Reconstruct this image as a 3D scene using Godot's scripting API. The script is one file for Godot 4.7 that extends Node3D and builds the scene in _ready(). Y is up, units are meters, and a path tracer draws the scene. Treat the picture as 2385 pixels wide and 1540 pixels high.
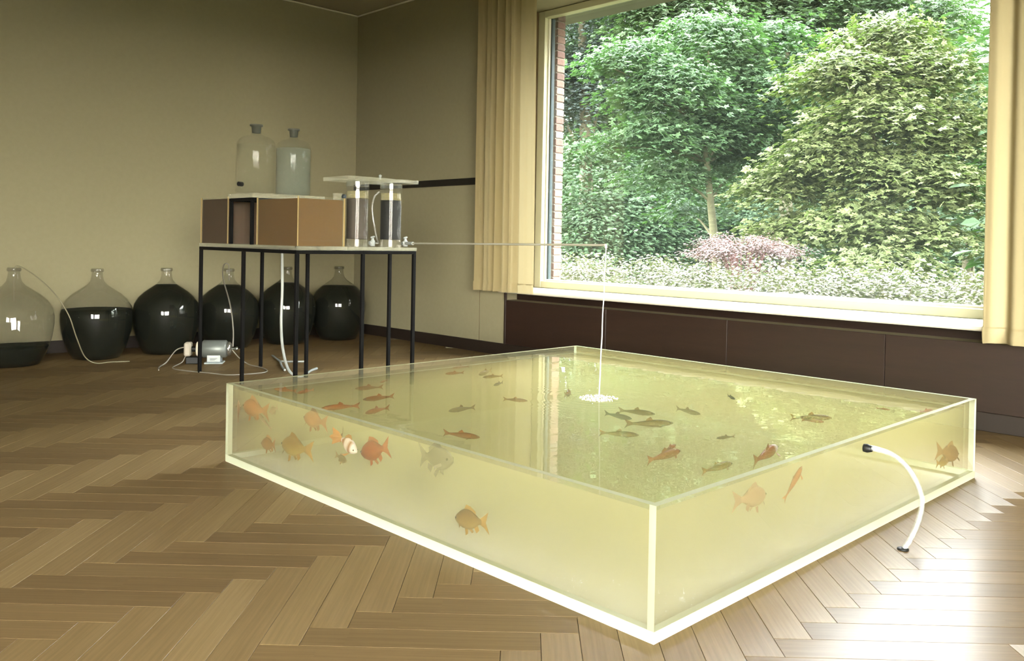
extends Node3D

const TANK_X := 2.1696
const TANK_Z := -2.1792
const TANK_H := 0.324
const WALL_T := 0.02
const WATER_Y := 0.304
const ROOM_W := -4.6
const ROOM_N := -6.06
const ROOM_S := 4.8
const ROOM_E := 3.2
const CEIL := 3.14
const OUT_X := 3.62
const CROWN_MAPLE := [[Vector3(10.034, 3.991, -8.020), 0.51, 0.37], [Vector3(10.510, 3.452, -7.548), 0.73, 0.51], [Vector3(11.579, 4.392, -7.498), 0.85, 0.58], [Vector3(10.304, 2.676, -7.737), 0.59, 0.37], [Vector3(11.478, 2.775, -7.572), 0.85, 0.50], [Vector3(12.080, 3.482, -6.996), 0.77, 0.62], [Vector3(11.069, 2.034, -7.959), 0.69, 0.27], [Vector3(12.595, 2.309, -7.454), 0.72, 0.40], [Vector3(9.941, 2.570, -8.285), 0.26, 0.16], [Vector3(13.052, 2.884, -7.017), 0.64, 0.48], [Vector3(12.497, 1.512, -8.515), 0.50, 0.21], [Vector3(13.104, 3.687, -6.588), 0.63, 0.51], [Vector3(13.043, 4.491, -7.049), 0.68, 0.52], [Vector3(9.715, 3.883, -8.134), 0.33, 0.18], [Vector3(10.083, 3.348, -7.768), 0.44, 0.25], [Vector3(11.863, 2.862, -7.198), 0.54, 0.35]]
const CROWN_YELLOW := [[Vector3(12.149, 4.100, -4.591), 0.55, 0.41], [Vector3(11.255, 3.493, -4.868), 0.60, 0.40], [Vector3(12.063, 3.514, -4.080), 0.60, 0.46], [Vector3(11.313, 2.765, -4.409), 0.72, 0.42], [Vector3(12.059, 2.556, -3.678), 0.46, 0.52], [Vector3(11.119, 2.228, -4.981), 0.63, 0.37], [Vector3(11.551, 1.894, -4.164), 0.72, 0.42], [Vector3(11.667, 1.688, -3.461), 0.44, 0.38], [Vector3(11.342, 1.796, -5.734), 0.66, 0.35], [Vector3(11.182, 1.234, -4.514), 0.68, 0.33], [Vector3(11.400, 1.052, -3.711), 0.57, 0.28], [Vector3(11.234, 1.131, -5.439), 0.68, 0.27], [Vector3(10.672, 0.700, -4.025), 0.62, 0.18]]
const CROWN_TALL := [[Vector3(16.858, 6.617, -12.161), 1.23, 1.01], [Vector3(17.977, 7.093, -11.077), 1.57, 1.23], [Vector3(19.181, 6.676, -9.898), 1.34, 1.12], [Vector3(20.260, 7.095, -8.852), 1.45, 0.84], [Vector3(21.423, 6.789, -7.714), 1.12, 0.84], [Vector3(19.720, 6.303, -11.322), 1.54, 0.95], [Vector3(21.168, 5.983, -9.906), 1.54, 0.83], [Vector3(22.445, 5.897, -8.659), 1.31, 0.71], [Vector3(17.327, 8.865, -11.738), 1.68, 1.34], [Vector3(19.167, 9.248, -9.950), 1.68, 1.45], [Vector3(16.215, 7.160, -12.796), 0.67, 0.67]]
const CROWN_RIGHT := [[Vector3(19.215, 4.655, -5.924), 0.49, 0.78], [Vector3(19.432, 3.389, -5.693), 0.59, 0.98], [Vector3(19.405, 2.018, -5.699), 0.68, 0.88], [Vector3(19.625, 6.198, -6.525), 0.61, 0.61], [Vector3(18.038, 1.036, -5.062), 0.55, 0.45], [Vector3(19.963, 2.522, -5.163), 0.59, 1.57], [Vector3(18.558, 1.140, -4.557), 0.55, 0.64]]
const CROWN_COPPER := [[Vector3(17.368, 7.282, -15.585), 1.26, 1.38], [Vector3(17.739, 5.278, -15.193), 1.51, 1.38], [Vector3(16.996, 9.285, -15.977), 1.51, 1.38], [Vector3(18.349, 9.068, -14.655), 1.38, 1.38], [Vector3(16.840, 4.878, -16.063), 1.13, 1.51]]
const SHRUBS := [[Vector3(16.506, 2.657, -14.400), 1.43, 1.19], [Vector3(17.701, 1.974, -13.225), 1.43, 1.43], [Vector3(16.686, 0.998, -14.201), 1.66, 0.83], [Vector3(20.010, 2.065, -12.931), 1.51, 1.51], [Vector3(20.089, 1.084, -10.884), 1.66, 1.07], [Vector3(22.798, 2.891, -10.225), 2.01, 1.89], [Vector3(22.812, 1.154, -8.231), 1.90, 1.07], [Vector3(22.247, 4.146, -12.737), 1.86, 1.99], [Vector3(23.921, 0.706, -7.143), 1.43, 0.83], [Vector3(27.196, 3.608, -7.905), 1.20, 1.46]]
const WOODS := [[Vector3(29.892, 9.624, -26.874), 6.29, 4.19], [Vector3(33.664, 6.575, -23.152), 6.29, 5.24], [Vector3(38.162, 7.737, -18.784), 6.29, 5.24], [Vector3(41.928, 5.736, -15.083), 4.19, 4.61], [Vector3(29.933, 1.858, -22.807), 5.87, 2.35], [Vector3(35.543, 1.218, -17.329), 6.85, 2.15], [Vector3(40.862, 2.528, -12.163), 3.91, 2.54]]

var taken := {}
var M := {}
var rng := RandomNumberGenerator.new()


func _ready() -> void:
	rng.seed = 7
	set_camera()
	set_light()
	make_materials()
	build_room()
	build_floor()
	build_window()
	build_garden()
	build_basin()
	build_table()
	build_filters()
	build_demijohns()
	build_curtains()
	build_fish()
	build_small_things()


# ---------------------------------------------------------------- camera and light
func set_camera() -> void:
	var cam := Camera3D.new()
	cam.name = "camera"
	add_child(cam)
	cam.position = Vector3(-1.6289, 0.9326, 1.1863)
	cam.rotation = Vector3(deg_to_rad(-0.6136), deg_to_rad(-44.2685), deg_to_rad(1.0434))
	cam.projection = Camera3D.PROJECTION_FRUSTUM
	cam.near = 0.05
	cam.far = 200.0
	cam.size = 0.05 * 1540.0 / 2002.97
	cam.frustum_offset = Vector2(0.05 * (1192.5 - 1199.73) / 2002.97, -0.05 * (770.0 - 583.29) / 2002.97)
	cam.current = true


func set_light() -> void:
	var e := Environment.new()
	var sky := Sky.new()
	var m := ProceduralSkyMaterial.new()
	m.sky_top_color = Color(0.86, 0.90, 0.93)
	m.sky_horizon_color = Color(1.0, 0.97, 0.90)
	m.sky_curve = 0.25
	m.ground_bottom_color = Color(0.24, 0.28, 0.2)
	m.ground_horizon_color = Color(0.36, 0.4, 0.3)
	m.sky_energy_multiplier = 9.0
	sky.sky_material = m
	e.background_mode = Environment.BG_SKY
	e.sky = sky
	e.tonemap_mode = Environment.TONE_MAPPER_LINEAR
	e.tonemap_exposure = 0.43
	e.sdfgi_enabled = true
	e.ssao_enabled = true
	e.ssil_enabled = true
	e.volumetric_fog_enabled = true
	e.volumetric_fog_density = 0.0
	var w := WorldEnvironment.new()
	w.name = "environment"
	w.environment = e
	add_child(w)
	var sun := DirectionalLight3D.new()
	sun.name = "sun"
	add_child(sun)
	sun.look_at_from_position(Vector3.ZERO, Vector3(-0.18, -0.72, -0.67))
	sun.light_color = Color(1.0, 0.95, 0.82)
	sun.light_energy = 4.8
	sun.light_angular_distance = 2.0
	sun.shadow_enabled = true
	sun.sky_mode = DirectionalLight3D.SKY_MODE_LIGHT_ONLY


# ---------------------------------------------------------------- nodes
func numbered(called: String) -> String:
	if not taken.has(called):
		taken[called] = 0
		return called
	taken[called] += 1
	return "%s_%03d" % [called, taken[called]]


func tag(o: Node, label: String, category: String, group := "") -> Node:
	o.set_meta("label", label)
	o.set_meta("category", category)
	if group != "":
		o.set_meta("group", group)
	return o


func thing(called: String, label: String, category: String, at := Vector3.ZERO, group := "") -> Node3D:
	var o := Node3D.new()
	o.name = numbered(called)
	add_child(o)
	o.position = at
	tag(o, label, category, group)
	return o


func part(parent: Node, called: String, mesh: Mesh, m: Material, at := Vector3.ZERO, turn := Vector3.ZERO) -> MeshInstance3D:
	var o := MeshInstance3D.new()
	o.name = called
	o.mesh = mesh
	if m != null:
		o.material_override = m
	parent.add_child(o, true)
	o.position = at
	o.rotation = turn
	return o


func solo(called: String, label: String, category: String, mesh: Mesh, m: Material, at := Vector3.ZERO, group := "") -> MeshInstance3D:
	var o := part(self, numbered(called), mesh, m, at)
	tag(o, label, category, group)
	return o


func struct(called: String, mesh: Mesh, m: Material, at := Vector3.ZERO, parent: Node = self) -> MeshInstance3D:
	var o := part(parent, called, mesh, m, at)
	if parent == self:
		o.set_meta("kind", "structure")
	return o


func holder(called: String) -> Node3D:
	var o := Node3D.new()
	o.name = called
	o.set_meta("kind", "structure")
	add_child(o)
	return o


# ---------------------------------------------------------------- shapes
func new_st() -> SurfaceTool:
	var st := SurfaceTool.new()
	st.begin(Mesh.PRIMITIVE_TRIANGLES)
	return st


func tri_out(st: SurfaceTool, a: Vector3, b: Vector3, c: Vector3, mid: Vector3) -> void:
	if (a - c).cross(a - b).dot((a + b + c) / 3.0 - mid) < 0.0:
		var k := b
		b = c
		c = k
	st.add_vertex(a)
	st.add_vertex(b)
	st.add_vertex(c)


func quad_out(st: SurfaceTool, a: Vector3, b: Vector3, c: Vector3, d: Vector3, mid: Vector3) -> void:
	tri_out(st, a, b, c, mid)
	tri_out(st, a, c, d, mid)


func add_bevel_box(st: SurfaceTool, size: Vector3, bevel: float, mid := Vector3.ZERO) -> void:
	st.set_smooth_group(-1)
	var h := size / 2.0
	var b := minf(bevel, minf(h.x, minf(h.y, h.z)) * 0.9)
	var ax := [Vector3.RIGHT, Vector3.UP, Vector3.BACK]
	for i in 3:
		var j := (i + 1) % 3
		var k := (i + 2) % 3
		for s in [-1.0, 1.0]:
			var c: Vector3 = mid + ax[i] * h[i] * s
			var u: Vector3 = ax[j] * (h[j] - b)
			var v: Vector3 = ax[k] * (h[k] - b)
			quad_out(st, c - u - v, c + u - v, c + u + v, c - u + v, mid)
	if b <= 0.0:
		return
	for i in 3:
		var j := (i + 1) % 3
		var k := (i + 2) % 3
		for s in [-1.0, 1.0]:
			for t in [-1.0, 1.0]:
				var p: Vector3 = ax[j] * s * h[j] + ax[k] * t * (h[k] - b)
				var q: Vector3 = ax[j] * s * (h[j] - b) + ax[k] * t * h[k]
				var l: Vector3 = ax[i] * (h[i] - b)
				quad_out(st, mid + p - l, mid + p + l, mid + q + l, mid + q - l, mid)
	for s in [-1.0, 1.0]:
		for t in [-1.0, 1.0]:
			for r in [-1.0, 1.0]:
				tri_out(st, mid + Vector3(s * h.x, t * (h.y - b), r * (h.z - b)), mid + Vector3(s * (h.x - b), t * h.y, r * (h.z - b)), mid + Vector3(s * (h.x - b), t * (h.y - b), r * h.z), mid)


func finish(st: SurfaceTool) -> ArrayMesh:
	st.generate_normals()
	return st.commit()


func box(size: Vector3, bevel := 0.002) -> ArrayMesh:
	var st := new_st()
	add_bevel_box(st, size, bevel)
	return finish(st)


# a box given by its two corners, put where it belongs
func slab(parent: Node, called: String, a: Vector3, b: Vector3, m: Material, bevel := 0.002) -> MeshInstance3D:
	var o := part(parent, called, box((b - a).abs(), bevel), m, (a + b) / 2.0)
	if parent == self:
		o.set_meta("kind", "structure")
	return o


func lathe(profile: Array, seg := 32, sharp := false) -> ArrayMesh:
	var st := new_st()
	add_lathe(st, profile, seg, Vector3.ZERO, sharp)
	return finish(st)


func add_lathe(st: SurfaceTool, profile: Array, seg: int, at := Vector3.ZERO, sharp := false) -> void:
	st.set_smooth_group(-1 if sharp else 0)
	for i in profile.size() - 1:
		var p: Vector2 = profile[i]
		var q: Vector2 = profile[i + 1]
		for k in seg:
			var a := TAU * k / seg
			var b := TAU * (k + 1) / seg
			var p0 := at + Vector3(cos(a) * p.x, p.y, sin(a) * p.x)
			var p1 := at + Vector3(cos(b) * p.x, p.y, sin(b) * p.x)
			var q0 := at + Vector3(cos(a) * q.x, q.y, sin(a) * q.x)
			var q1 := at + Vector3(cos(b) * q.x, q.y, sin(b) * q.x)
			if p.x > 1e-5:
				st.add_vertex(p0)
				st.add_vertex(p1)
				st.add_vertex(q0)
			if q.x > 1e-5:
				st.add_vertex(p1)
				st.add_vertex(q1)
				st.add_vertex(q0)


func smooth_path(pts: Array, steps := 6) -> PackedVector3Array:
	var out := PackedVector3Array()
	for i in pts.size() - 1:
		var p0: Vector3 = pts[maxi(i - 1, 0)]
		var p1: Vector3 = pts[i]
		var p2: Vector3 = pts[i + 1]
		var p3: Vector3 = pts[mini(i + 2, pts.size() - 1)]
		for k in steps:
			out.append(p1.cubic_interpolate(p2, p0, p3, float(k) / steps))
	out.append(pts[pts.size() - 1])
	return out


func add_tube(st: SurfaceTool, path: PackedVector3Array, r0: float, r1 := -1.0, seg := 8) -> void:
	st.set_smooth_group(0)
	if r1 < 0.0:
		r1 = r0
	var n := path.size()
	var up := Vector3.UP if absf((path[1] - path[0]).normalized().y) < 0.9 else Vector3.RIGHT
	var rings := []
	for i in n:
		var d := (path[mini(i + 1, n - 1)] - path[maxi(i - 1, 0)]).normalized()
		var side := d.cross(up).normalized()
		up = side.cross(d).normalized()
		var r := lerpf(r0, r1, float(i) / (n - 1))
		var ring := PackedVector3Array()
		for k in seg:
			var a := TAU * k / seg
			ring.append(path[i] + (side * cos(a) + up * sin(a)) * r)
		rings.append(ring)
	for i in n - 1:
		for k in seg:
			var a: Vector3 = rings[i][k]
			var b: Vector3 = rings[i][(k + 1) % seg]
			var c: Vector3 = rings[i + 1][(k + 1) % seg]
			var d: Vector3 = rings[i + 1][k]
			quad_out(st, a, b, c, d, (path[i] + path[i + 1]) / 2.0)
	st.set_smooth_group(-1)
	for e in [0, n - 1]:
		for k in seg:
			tri_out(st, path[e], rings[e][k], rings[e][(k + 1) % seg], path[1] if e == 0 else path[n - 2])


func tube(pts: Array, r: float, steps := 6, r1 := -1.0, seg := 8) -> ArrayMesh:
	var st := new_st()
	add_tube(st, smooth_path(pts, steps), r, r1, seg)
	return finish(st)


# ---------------------------------------------------------------- materials
func mat(c: Color, rough := 0.6, spec := 0.5) -> StandardMaterial3D:
	var m := StandardMaterial3D.new()
	m.albedo_color = c
	m.roughness = rough
	m.metallic_specular = spec
	return m


func pane(c: Color, alpha: float, rough := 0.02) -> StandardMaterial3D:
	var m := mat(Color(c.r, c.g, c.b, alpha), rough)
	m.transparency = BaseMaterial3D.TRANSPARENCY_ALPHA
	m.cull_mode = BaseMaterial3D.CULL_DISABLED
	return m


func noise_tex(freq: float, size := 512, normal := false, ramp: Gradient = null, kind := FastNoiseLite.TYPE_SIMPLEX_SMOOTH) -> NoiseTexture2D:
	var n := FastNoiseLite.new()
	n.noise_type = kind
	n.frequency = freq
	n.seed = 3
	n.fractal_octaves = 4
	var t := NoiseTexture2D.new()
	t.width = size
	t.height = size
	t.seamless = true
	t.noise = n
	t.as_normal_map = normal
	if ramp != null:
		t.color_ramp = ramp
	return t


func grad(cs: Array) -> Gradient:
	var g := Gradient.new()
	var at := PackedFloat32Array()
	for i in cs.size():
		at.append(float(i) / (cs.size() - 1))
	g.offsets = at
	g.colors = PackedColorArray(cs)
	return g


func wood_grain(w: int, h: int, dark: Color, light: Color, lines: float, sd: int) -> ImageTexture:
	var im := Image.create(w, h, false, Image.FORMAT_RGB8)
	var n := FastNoiseLite.new()
	n.seed = sd
	n.frequency = 1.0
	n.fractal_octaves = 3
	var fine := FastNoiseLite.new()
	fine.seed = sd + 9
	fine.frequency = 1.0
	for y in h:
		for x in w:
			var u := float(x) / w
			var v := float(y) / h
			var a := n.get_noise_2d(u * 1.6, v * lines) * 0.5 + 0.5
			var b := fine.get_noise_2d(u * 9.0, v * lines * 6.0) * 0.5 + 0.5
			im.set_pixel(x, y, dark.lerp(light, clampf(a * 0.65 + b * 0.35, 0.0, 1.0)))
	return ImageTexture.create_from_image(im)


func make_materials() -> void:
	var plaster := noise_tex(0.02, 512)
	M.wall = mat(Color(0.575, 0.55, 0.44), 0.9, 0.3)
	M.wall.albedo_texture = noise_tex(0.04, 512, false, grad([Color(0.975, 0.975, 0.97), Color(1, 1, 1)]))
	M.wall.uv1_triplanar = true
	M.wall.uv1_world_triplanar = true
	M.wall.uv1_scale = Vector3(0.9, 0.9, 0.9)
	M.ceiling = mat(Color(0.66, 0.64, 0.55), 0.95, 0.2)
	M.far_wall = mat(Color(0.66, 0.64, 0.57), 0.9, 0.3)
	M.black_paint = mat(Color(0.09, 0.085, 0.08), 0.45)
	M.steel_black = mat(Color(0.055, 0.055, 0.055), 0.6, 0.22)
	M.baseboard = mat(Color(0.16, 0.13, 0.11), 0.45)
	M.subfloor = mat(Color(0.12, 0.09, 0.06), 0.9)
	M.panel_wood = mat(Color(1, 1, 1), 0.4)
	M.panel_wood.albedo_texture = wood_grain(256, 256, Color(0.135, 0.095, 0.08), Color(0.195, 0.135, 0.11), 14.0, 4)
	M.panel_wood.uv1_triplanar = true
	M.panel_wood.uv1_scale = Vector3(0.9, 0.9, 0.9)
	M.white_paint = mat(Color(0.95, 0.93, 0.86), 0.3)
	M.frame_paint = mat(Color(0.80, 0.79, 0.66), 0.4)
	M.reveal = mat(Color(0.40, 0.33, 0.22), 0.7)
	M.glass = pane(Color(0.75, 0.85, 0.85), 0.02, 0.0)
	M.acrylic = pane(Color(0.9, 0.92, 0.82), 0.03, 0.0)
	M.acrylic.backlight_enabled = true
	M.acrylic.backlight = Color(0.36, 0.33, 0.19)  # yellow translucency imitates light scattered over and over in the water
	M.rim = mat(Color(0.74, 0.74, 0.62), 0.2)
	M.rim.backlight_enabled = true
	M.rim.backlight = Color(0.9, 0.92, 0.8)
	M.clear = pane(Color(0.9, 0.92, 0.86), 0.02, 0.0)
	M.clear.metallic_specular = 0.3
	M.clear_edge = pane(Color(0.9, 0.9, 0.8), 0.22, 0.05)
	M.acrylic_edge = mat(Color(0.95, 0.95, 0.84), 0.25)
	M.acrylic_edge.backlight_enabled = true
	M.acrylic_edge.backlight = Color(0.9, 0.95, 0.8)
	M.acrylic_green = mat(Color(0.72, 0.80, 0.66), 0.2)
	M.acrylic_green.backlight_enabled = true
	M.acrylic_green.backlight = Color(0.9, 0.95, 0.8)
	M.curtain = mat(Color(0.58, 0.53, 0.395), 0.95, 0.2)
	M.curtain.uv1_triplanar = true
	M.curtain.uv1_scale = Vector3(2, 2, 2)
	M.curtain.backlight_enabled = true
	M.curtain.backlight = Color(0.47, 0.43, 0.32)
	M.curtain.cull_mode = BaseMaterial3D.CULL_DISABLED
	M.clear_tube = pane(Color(0.92, 0.93, 0.9), 0.22, 0.05)
	M.milky_tube = mat(Color(0.66, 0.68, 0.66), 0.25)
	M.chrome = mat(Color(0.8, 0.8, 0.78), 0.25)
	M.chrome.metallic = 0.9
	M.rubber = mat(Color(0.05, 0.06, 0.06), 0.5)
	M.water_surface = pane(Color(0.9, 0.92, 0.75), 0.0, 0.0)
	M.turbid = FogMaterial.new()
	M.turbid.density = 2.0
	M.turbid.albedo = Color(1.0, 0.955, 0.63)
	M.brown_water = mat(Color(0.40, 0.30, 0.155), 0.85, 0.15)
	M.brown_water.backlight_enabled = true
	M.brown_water.backlight = Color(0.55, 0.38, 0.15)
	M.bottle_glass = pane(Color(0.45, 0.52, 0.48), 0.05, 0.02)
	M.demijohn_glass = pane(Color(0.25, 0.28, 0.24), 0.12, 0.03)
	M.sewage = mat(Color(0.055, 0.048, 0.038), 0.5, 0.2)
	M.charcoal = mat(Color(0.03, 0.03, 0.03), 0.7)
	M.grey_medium = mat(Color(0.27, 0.24, 0.20), 0.8)
	M.bottle_glass.metallic_specular = 0.2
	M.pipe = pane(Color(0.93, 0.91, 0.82), 0.6, 0.1)
	M.brown_dark = mat(Color(0.30, 0.225, 0.165), 0.85, 0.15)
	M.brown_dark.backlight_enabled = true
	M.brown_dark.backlight = Color(0.42, 0.29, 0.17)
	M.acrylic_edge_dim = mat(Color(0.72, 0.62, 0.42), 0.3)
	M.acrylic_edge_dim.backlight_enabled = true
	M.acrylic_edge_dim.backlight = Color(0.9, 0.85, 0.6)
	M.column_acrylic = pane(Color(0.92, 0.93, 0.88), 0.02, 0.0)
	M.column_acrylic.metallic_specular = 0.28
	M.jet = pane(Color(0.95, 0.97, 0.97), 0.55, 0.0)


# ---------------------------------------------------------------- room
func build_room() -> void:
	var t := 0.3
	slab(self, "wall_back", Vector3(ROOM_W - t, -0.1, ROOM_N - t), Vector3(OUT_X, CEIL, ROOM_N), M.wall, 0.0)
	var wl := holder("wall_left")
	slab(wl, "wall_face", Vector3(ROOM_W - t, -0.1, ROOM_N), Vector3(ROOM_W, CEIL, 1.7), M.far_wall, 0.0)
	slab(wl, "wall_face", Vector3(ROOM_W - t, -0.1, 4.6), Vector3(ROOM_W, CEIL, ROOM_S), M.far_wall, 0.0)
	slab(wl, "wall_face", Vector3(ROOM_W - t, -0.1, 1.7), Vector3(ROOM_W, 0.545, 4.6), M.far_wall, 0.0)
	slab(wl, "wall_face", Vector3(ROOM_W - t, 2.86, 1.7), Vector3(ROOM_W, CEIL, 4.6), M.far_wall, 0.0)
	# front wall behind the camera opened for an added window
	var wf := holder("wall_front")
	slab(wf, "wall_face", Vector3(ROOM_W - t, -0.1, ROOM_S), Vector3(-4.3, CEIL, ROOM_S + t), M.far_wall, 0.0)
	slab(wf, "wall_face", Vector3(-1.3, -0.1, ROOM_S), Vector3(OUT_X, CEIL, ROOM_S + t), M.far_wall, 0.0)
	slab(wf, "wall_face", Vector3(-4.3, -0.1, ROOM_S), Vector3(-1.3, 0.545, ROOM_S + t), M.far_wall, 0.0)
	slab(wf, "wall_face", Vector3(-4.3, 2.86, ROOM_S), Vector3(-1.3, CEIL, ROOM_S + t), M.far_wall, 0.0)
	# window wall
	var wr := holder("wall_right")
	slab(wr, "wall_face", Vector3(ROOM_E, -0.1, ROOM_N), Vector3(OUT_X, CEIL, -3.90), M.wall, 0.0)
	slab(wr, "wall_face", Vector3(ROOM_E, -0.1, -3.90), Vector3(OUT_X, 0.450, -0.1), M.wall, 0.0)
	slab(wr, "niche_back", Vector3(ROOM_E + 0.16, 0.450, -3.90), Vector3(OUT_X, 0.515, -0.1), M.panel_wood, 0.0)
	slab(wr, "wall_face", Vector3(ROOM_E, 2.86, -3.90), Vector3(OUT_X, CEIL, -0.1), M.wall, 0.0)
	slab(wr, "wall_face", Vector3(ROOM_E, -0.1, -0.1), Vector3(OUT_X, CEIL, ROOM_S), M.wall, 0.0)
	slab(wr, "joint", Vector3(ROOM_E - 0.0015, 0.097, -4.184), Vector3(ROOM_E + 0.002, 0.9, -4.18), M.reveal, 0.0)
	slab(self, "ceiling", Vector3(ROOM_W - t, CEIL, ROOM_N - t), Vector3(OUT_X, CEIL + 0.25, ROOM_S + t), M.ceiling, 0.0)
	# thin bead where walls meet the ceiling
	slab(self, "trim_1", Vector3(ROOM_W, CEIL - 0.016, ROOM_N), Vector3(ROOM_E, CEIL - 0.004, ROOM_N + 0.02), M.white_paint, 0.003)
	slab(self, "trim_2", Vector3(ROOM_E - 0.02, CEIL - 0.016, ROOM_N + 0.02), Vector3(ROOM_E, CEIL - 0.004, ROOM_S), M.white_paint, 0.003)
	slab(self, "baseboard_back", Vector3(ROOM_W, 0.0, ROOM_N), Vector3(ROOM_E, 0.097, ROOM_N + 0.016), M.baseboard, 0.003)
	slab(self, "baseboard_right", Vector3(ROOM_E - 0.016, 0.0, ROOM_N + 0.016), Vector3(ROOM_E, 0.097, ROOM_S), M.baseboard, 0.003)
	# dark wooden panelling below the sill
	var pz := [-3.85, -2.80, -1.797, -0.792, 0.21, 1.21]
	var wp := holder("trim_3")
	for i in pz.size() - 1:
		slab(wp, "panel", Vector3(ROOM_E - 0.014, 0.098, pz[i] + 0.0015), Vector3(ROOM_E - 0.0005, 0.452, pz[i + 1] - 0.0015), M.panel_wood, 0.0015)
	slab(wp, "end_strip", Vector3(ROOM_E - 0.016, 0.098, -3.868), Vector3(ROOM_E - 0.0005, 0.514, -3.85), M.panel_wood, 0.001)
	# black wall rail from the corner to the curtain
	var rail := slab(self, "wall_rail", Vector3(ROOM_E - 0.02, 1.405, ROOM_N + 0.001), Vector3(ROOM_E - 0.0005, 1.462, -4.222), M.black_paint, 0.002)
	rail.remove_meta("kind")
	tag(rail, "black horizontal rail on the wall between corner and left curtain", "rail")


func build_floor() -> void:
	var fl := holder("floor")
	slab(fl, "screed", Vector3(ROOM_W - 0.2, -0.25, ROOM_N - 0.2), Vector3(ROOM_E + 0.2, -0.0155, ROOM_S + 0.2), M.subfloor, 0.0)
	var w := 0.09228
	var n := 6
	var long := w * n
	var st := new_st()
	var gap := 0.0007
	# one plank: chamfered top, grain along its length
	var hx := long / 2.0 - gap
	var hz := w / 2.0 - gap
	var c := 0.0004
	var tops := [Vector3(-hx + c, 0, -hz + c), Vector3(hx - c, 0, -hz + c), Vector3(hx - c, 0, hz - c), Vector3(-hx + c, 0, hz - c)]
	var rims := [Vector3(-hx, -c, -hz), Vector3(hx, -c, -hz), Vector3(hx, -c, hz), Vector3(-hx, -c, hz)]
	var lows := [Vector3(-hx, -0.015, -hz), Vector3(hx, -0.015, -hz), Vector3(hx, -0.015, hz), Vector3(-hx, -0.015, hz)]
	st.set_smooth_group(-1)
	var quads := [[tops[0], tops[1], tops[2], tops[3]]]
	for k in 4:
		var k2 := (k + 1) % 4
		quads.append([tops[k], tops[k2], rims[k2], rims[k]])
		quads.append([rims[k], rims[k2], lows[k2], lows[k]])
	var mid := Vector3(0, -0.008, 0)
	for q in quads:
		for tr in [[0, 1, 2], [0, 2, 3]]:
			var p: Array = [q[tr[0]], q[tr[1]], q[tr[2]]]
			if (p[0] - p[2]).cross(p[0] - p[1]).dot((p[0] + p[1] + p[2]) / 3.0 - mid) < 0.0:
				p = [p[0], p[2], p[1]]
			for v in p:
				st.set_uv(Vector2(v.x / long + 0.5, v.z / w + 0.5))
				st.add_vertex(v)
	st.generate_normals()
	st.generate_tangents()
	var plank := st.commit()
	var mats := []
	# blocks running one way are painted paler to imitate their grain sheen
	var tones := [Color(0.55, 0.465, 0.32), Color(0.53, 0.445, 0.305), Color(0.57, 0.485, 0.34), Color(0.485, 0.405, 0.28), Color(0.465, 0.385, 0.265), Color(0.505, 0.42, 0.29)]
	for g in 2:
		var tex := wood_grain(512, 128, Color(0.80, 0.77, 0.72), Color(1, 1, 1), 10.0, 20 + g)
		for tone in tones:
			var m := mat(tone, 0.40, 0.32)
			m.albedo_texture = tex
			m.uv1_offset = Vector3(mats.size() * 0.17, mats.size() * 0.37, 0)
			m.uv1_scale = Vector3(0.6, 0.7, 1)
			m.anisotropy_enabled = true
			m.anisotropy = -0.6
			m.clearcoat_enabled = true
			m.clearcoat = 0.08
			m.clearcoat_roughness = 0.22
			mats.append(m)
	var u := Vector3(1, 0, -1).normalized()
	var v := Vector3(1, 0, 1).normalized()
	var o := Vector3(-0.019, 0, -0.6125)
	var eye := Vector3(-1.6289, 0.9326, 1.1863)
	var look := Vector3(0.698, 0, -0.716)
	var right := Vector3(0.716, 0, 0.698)
	var spots := []
	for j in range(-150, 151):
		for i in range(-150, 151):
			var d := posmod(i - j, 2 * n)
			var at := Vector3.ZERO
			var lying := false
			if d == 0:
				at = o + u * (i * w + long / 2.0) + v * (j * w + w / 2.0)
				lying = true
			elif d == 2 * n - 1:
				at = o + u * (i * w + w / 2.0) + v * (j * w + long / 2.0)
			else:
				continue
			if at.x < ROOM_W - 0.1 or at.x > ROOM_E + 0.1 or at.z < ROOM_N - 0.1 or at.z > ROOM_S + 0.1:
				continue
			var rel := at - eye
			var depth := rel.dot(look)
			var seen := depth > 1.2 and absf(rel.dot(right)) < depth * 0.595 + 0.3 and depth < 8.0
			if at.x > 0.3 and at.x < TANK_X - 0.3 and at.z < -0.3 and at.z > TANK_Z + 0.3:
				seen = false
			# behind the basin the floor hides
			spots.append([depth if seen else depth + 100.0, at, lying])
	spots.sort_custom(func(a, b): return a[0] < b[0])
	var rest := []
	for k in mats.size():
		var s := new_st()
		rest.append(s)
	var r := RandomNumberGenerator.new()
	r.seed = 11
	for k in spots.size():
		var lying: bool = spots[k][2]
		var x_axis := u if lying else v
		var basis := Basis(x_axis, Vector3.UP, x_axis.cross(Vector3.UP))
		if r.randf() < 0.5:
			basis = Basis(-x_axis, Vector3.UP, -x_axis.cross(Vector3.UP))
		var place := Transform3D(basis, spots[k][1] + Vector3(0, r.randf_range(-0.0004, 0.0), 0))
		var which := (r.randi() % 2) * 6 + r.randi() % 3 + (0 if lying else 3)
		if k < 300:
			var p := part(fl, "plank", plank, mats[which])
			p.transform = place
		else:
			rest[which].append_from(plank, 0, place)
	var am := ArrayMesh.new()
	for k in mats.size():
		rest[k].commit(am)
		am.surface_set_material(am.get_surface_count() - 1, mats[k])
	var rp := part(fl, "far_planks", am, null)
	rp.set_meta("kind", "stuff")


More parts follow.
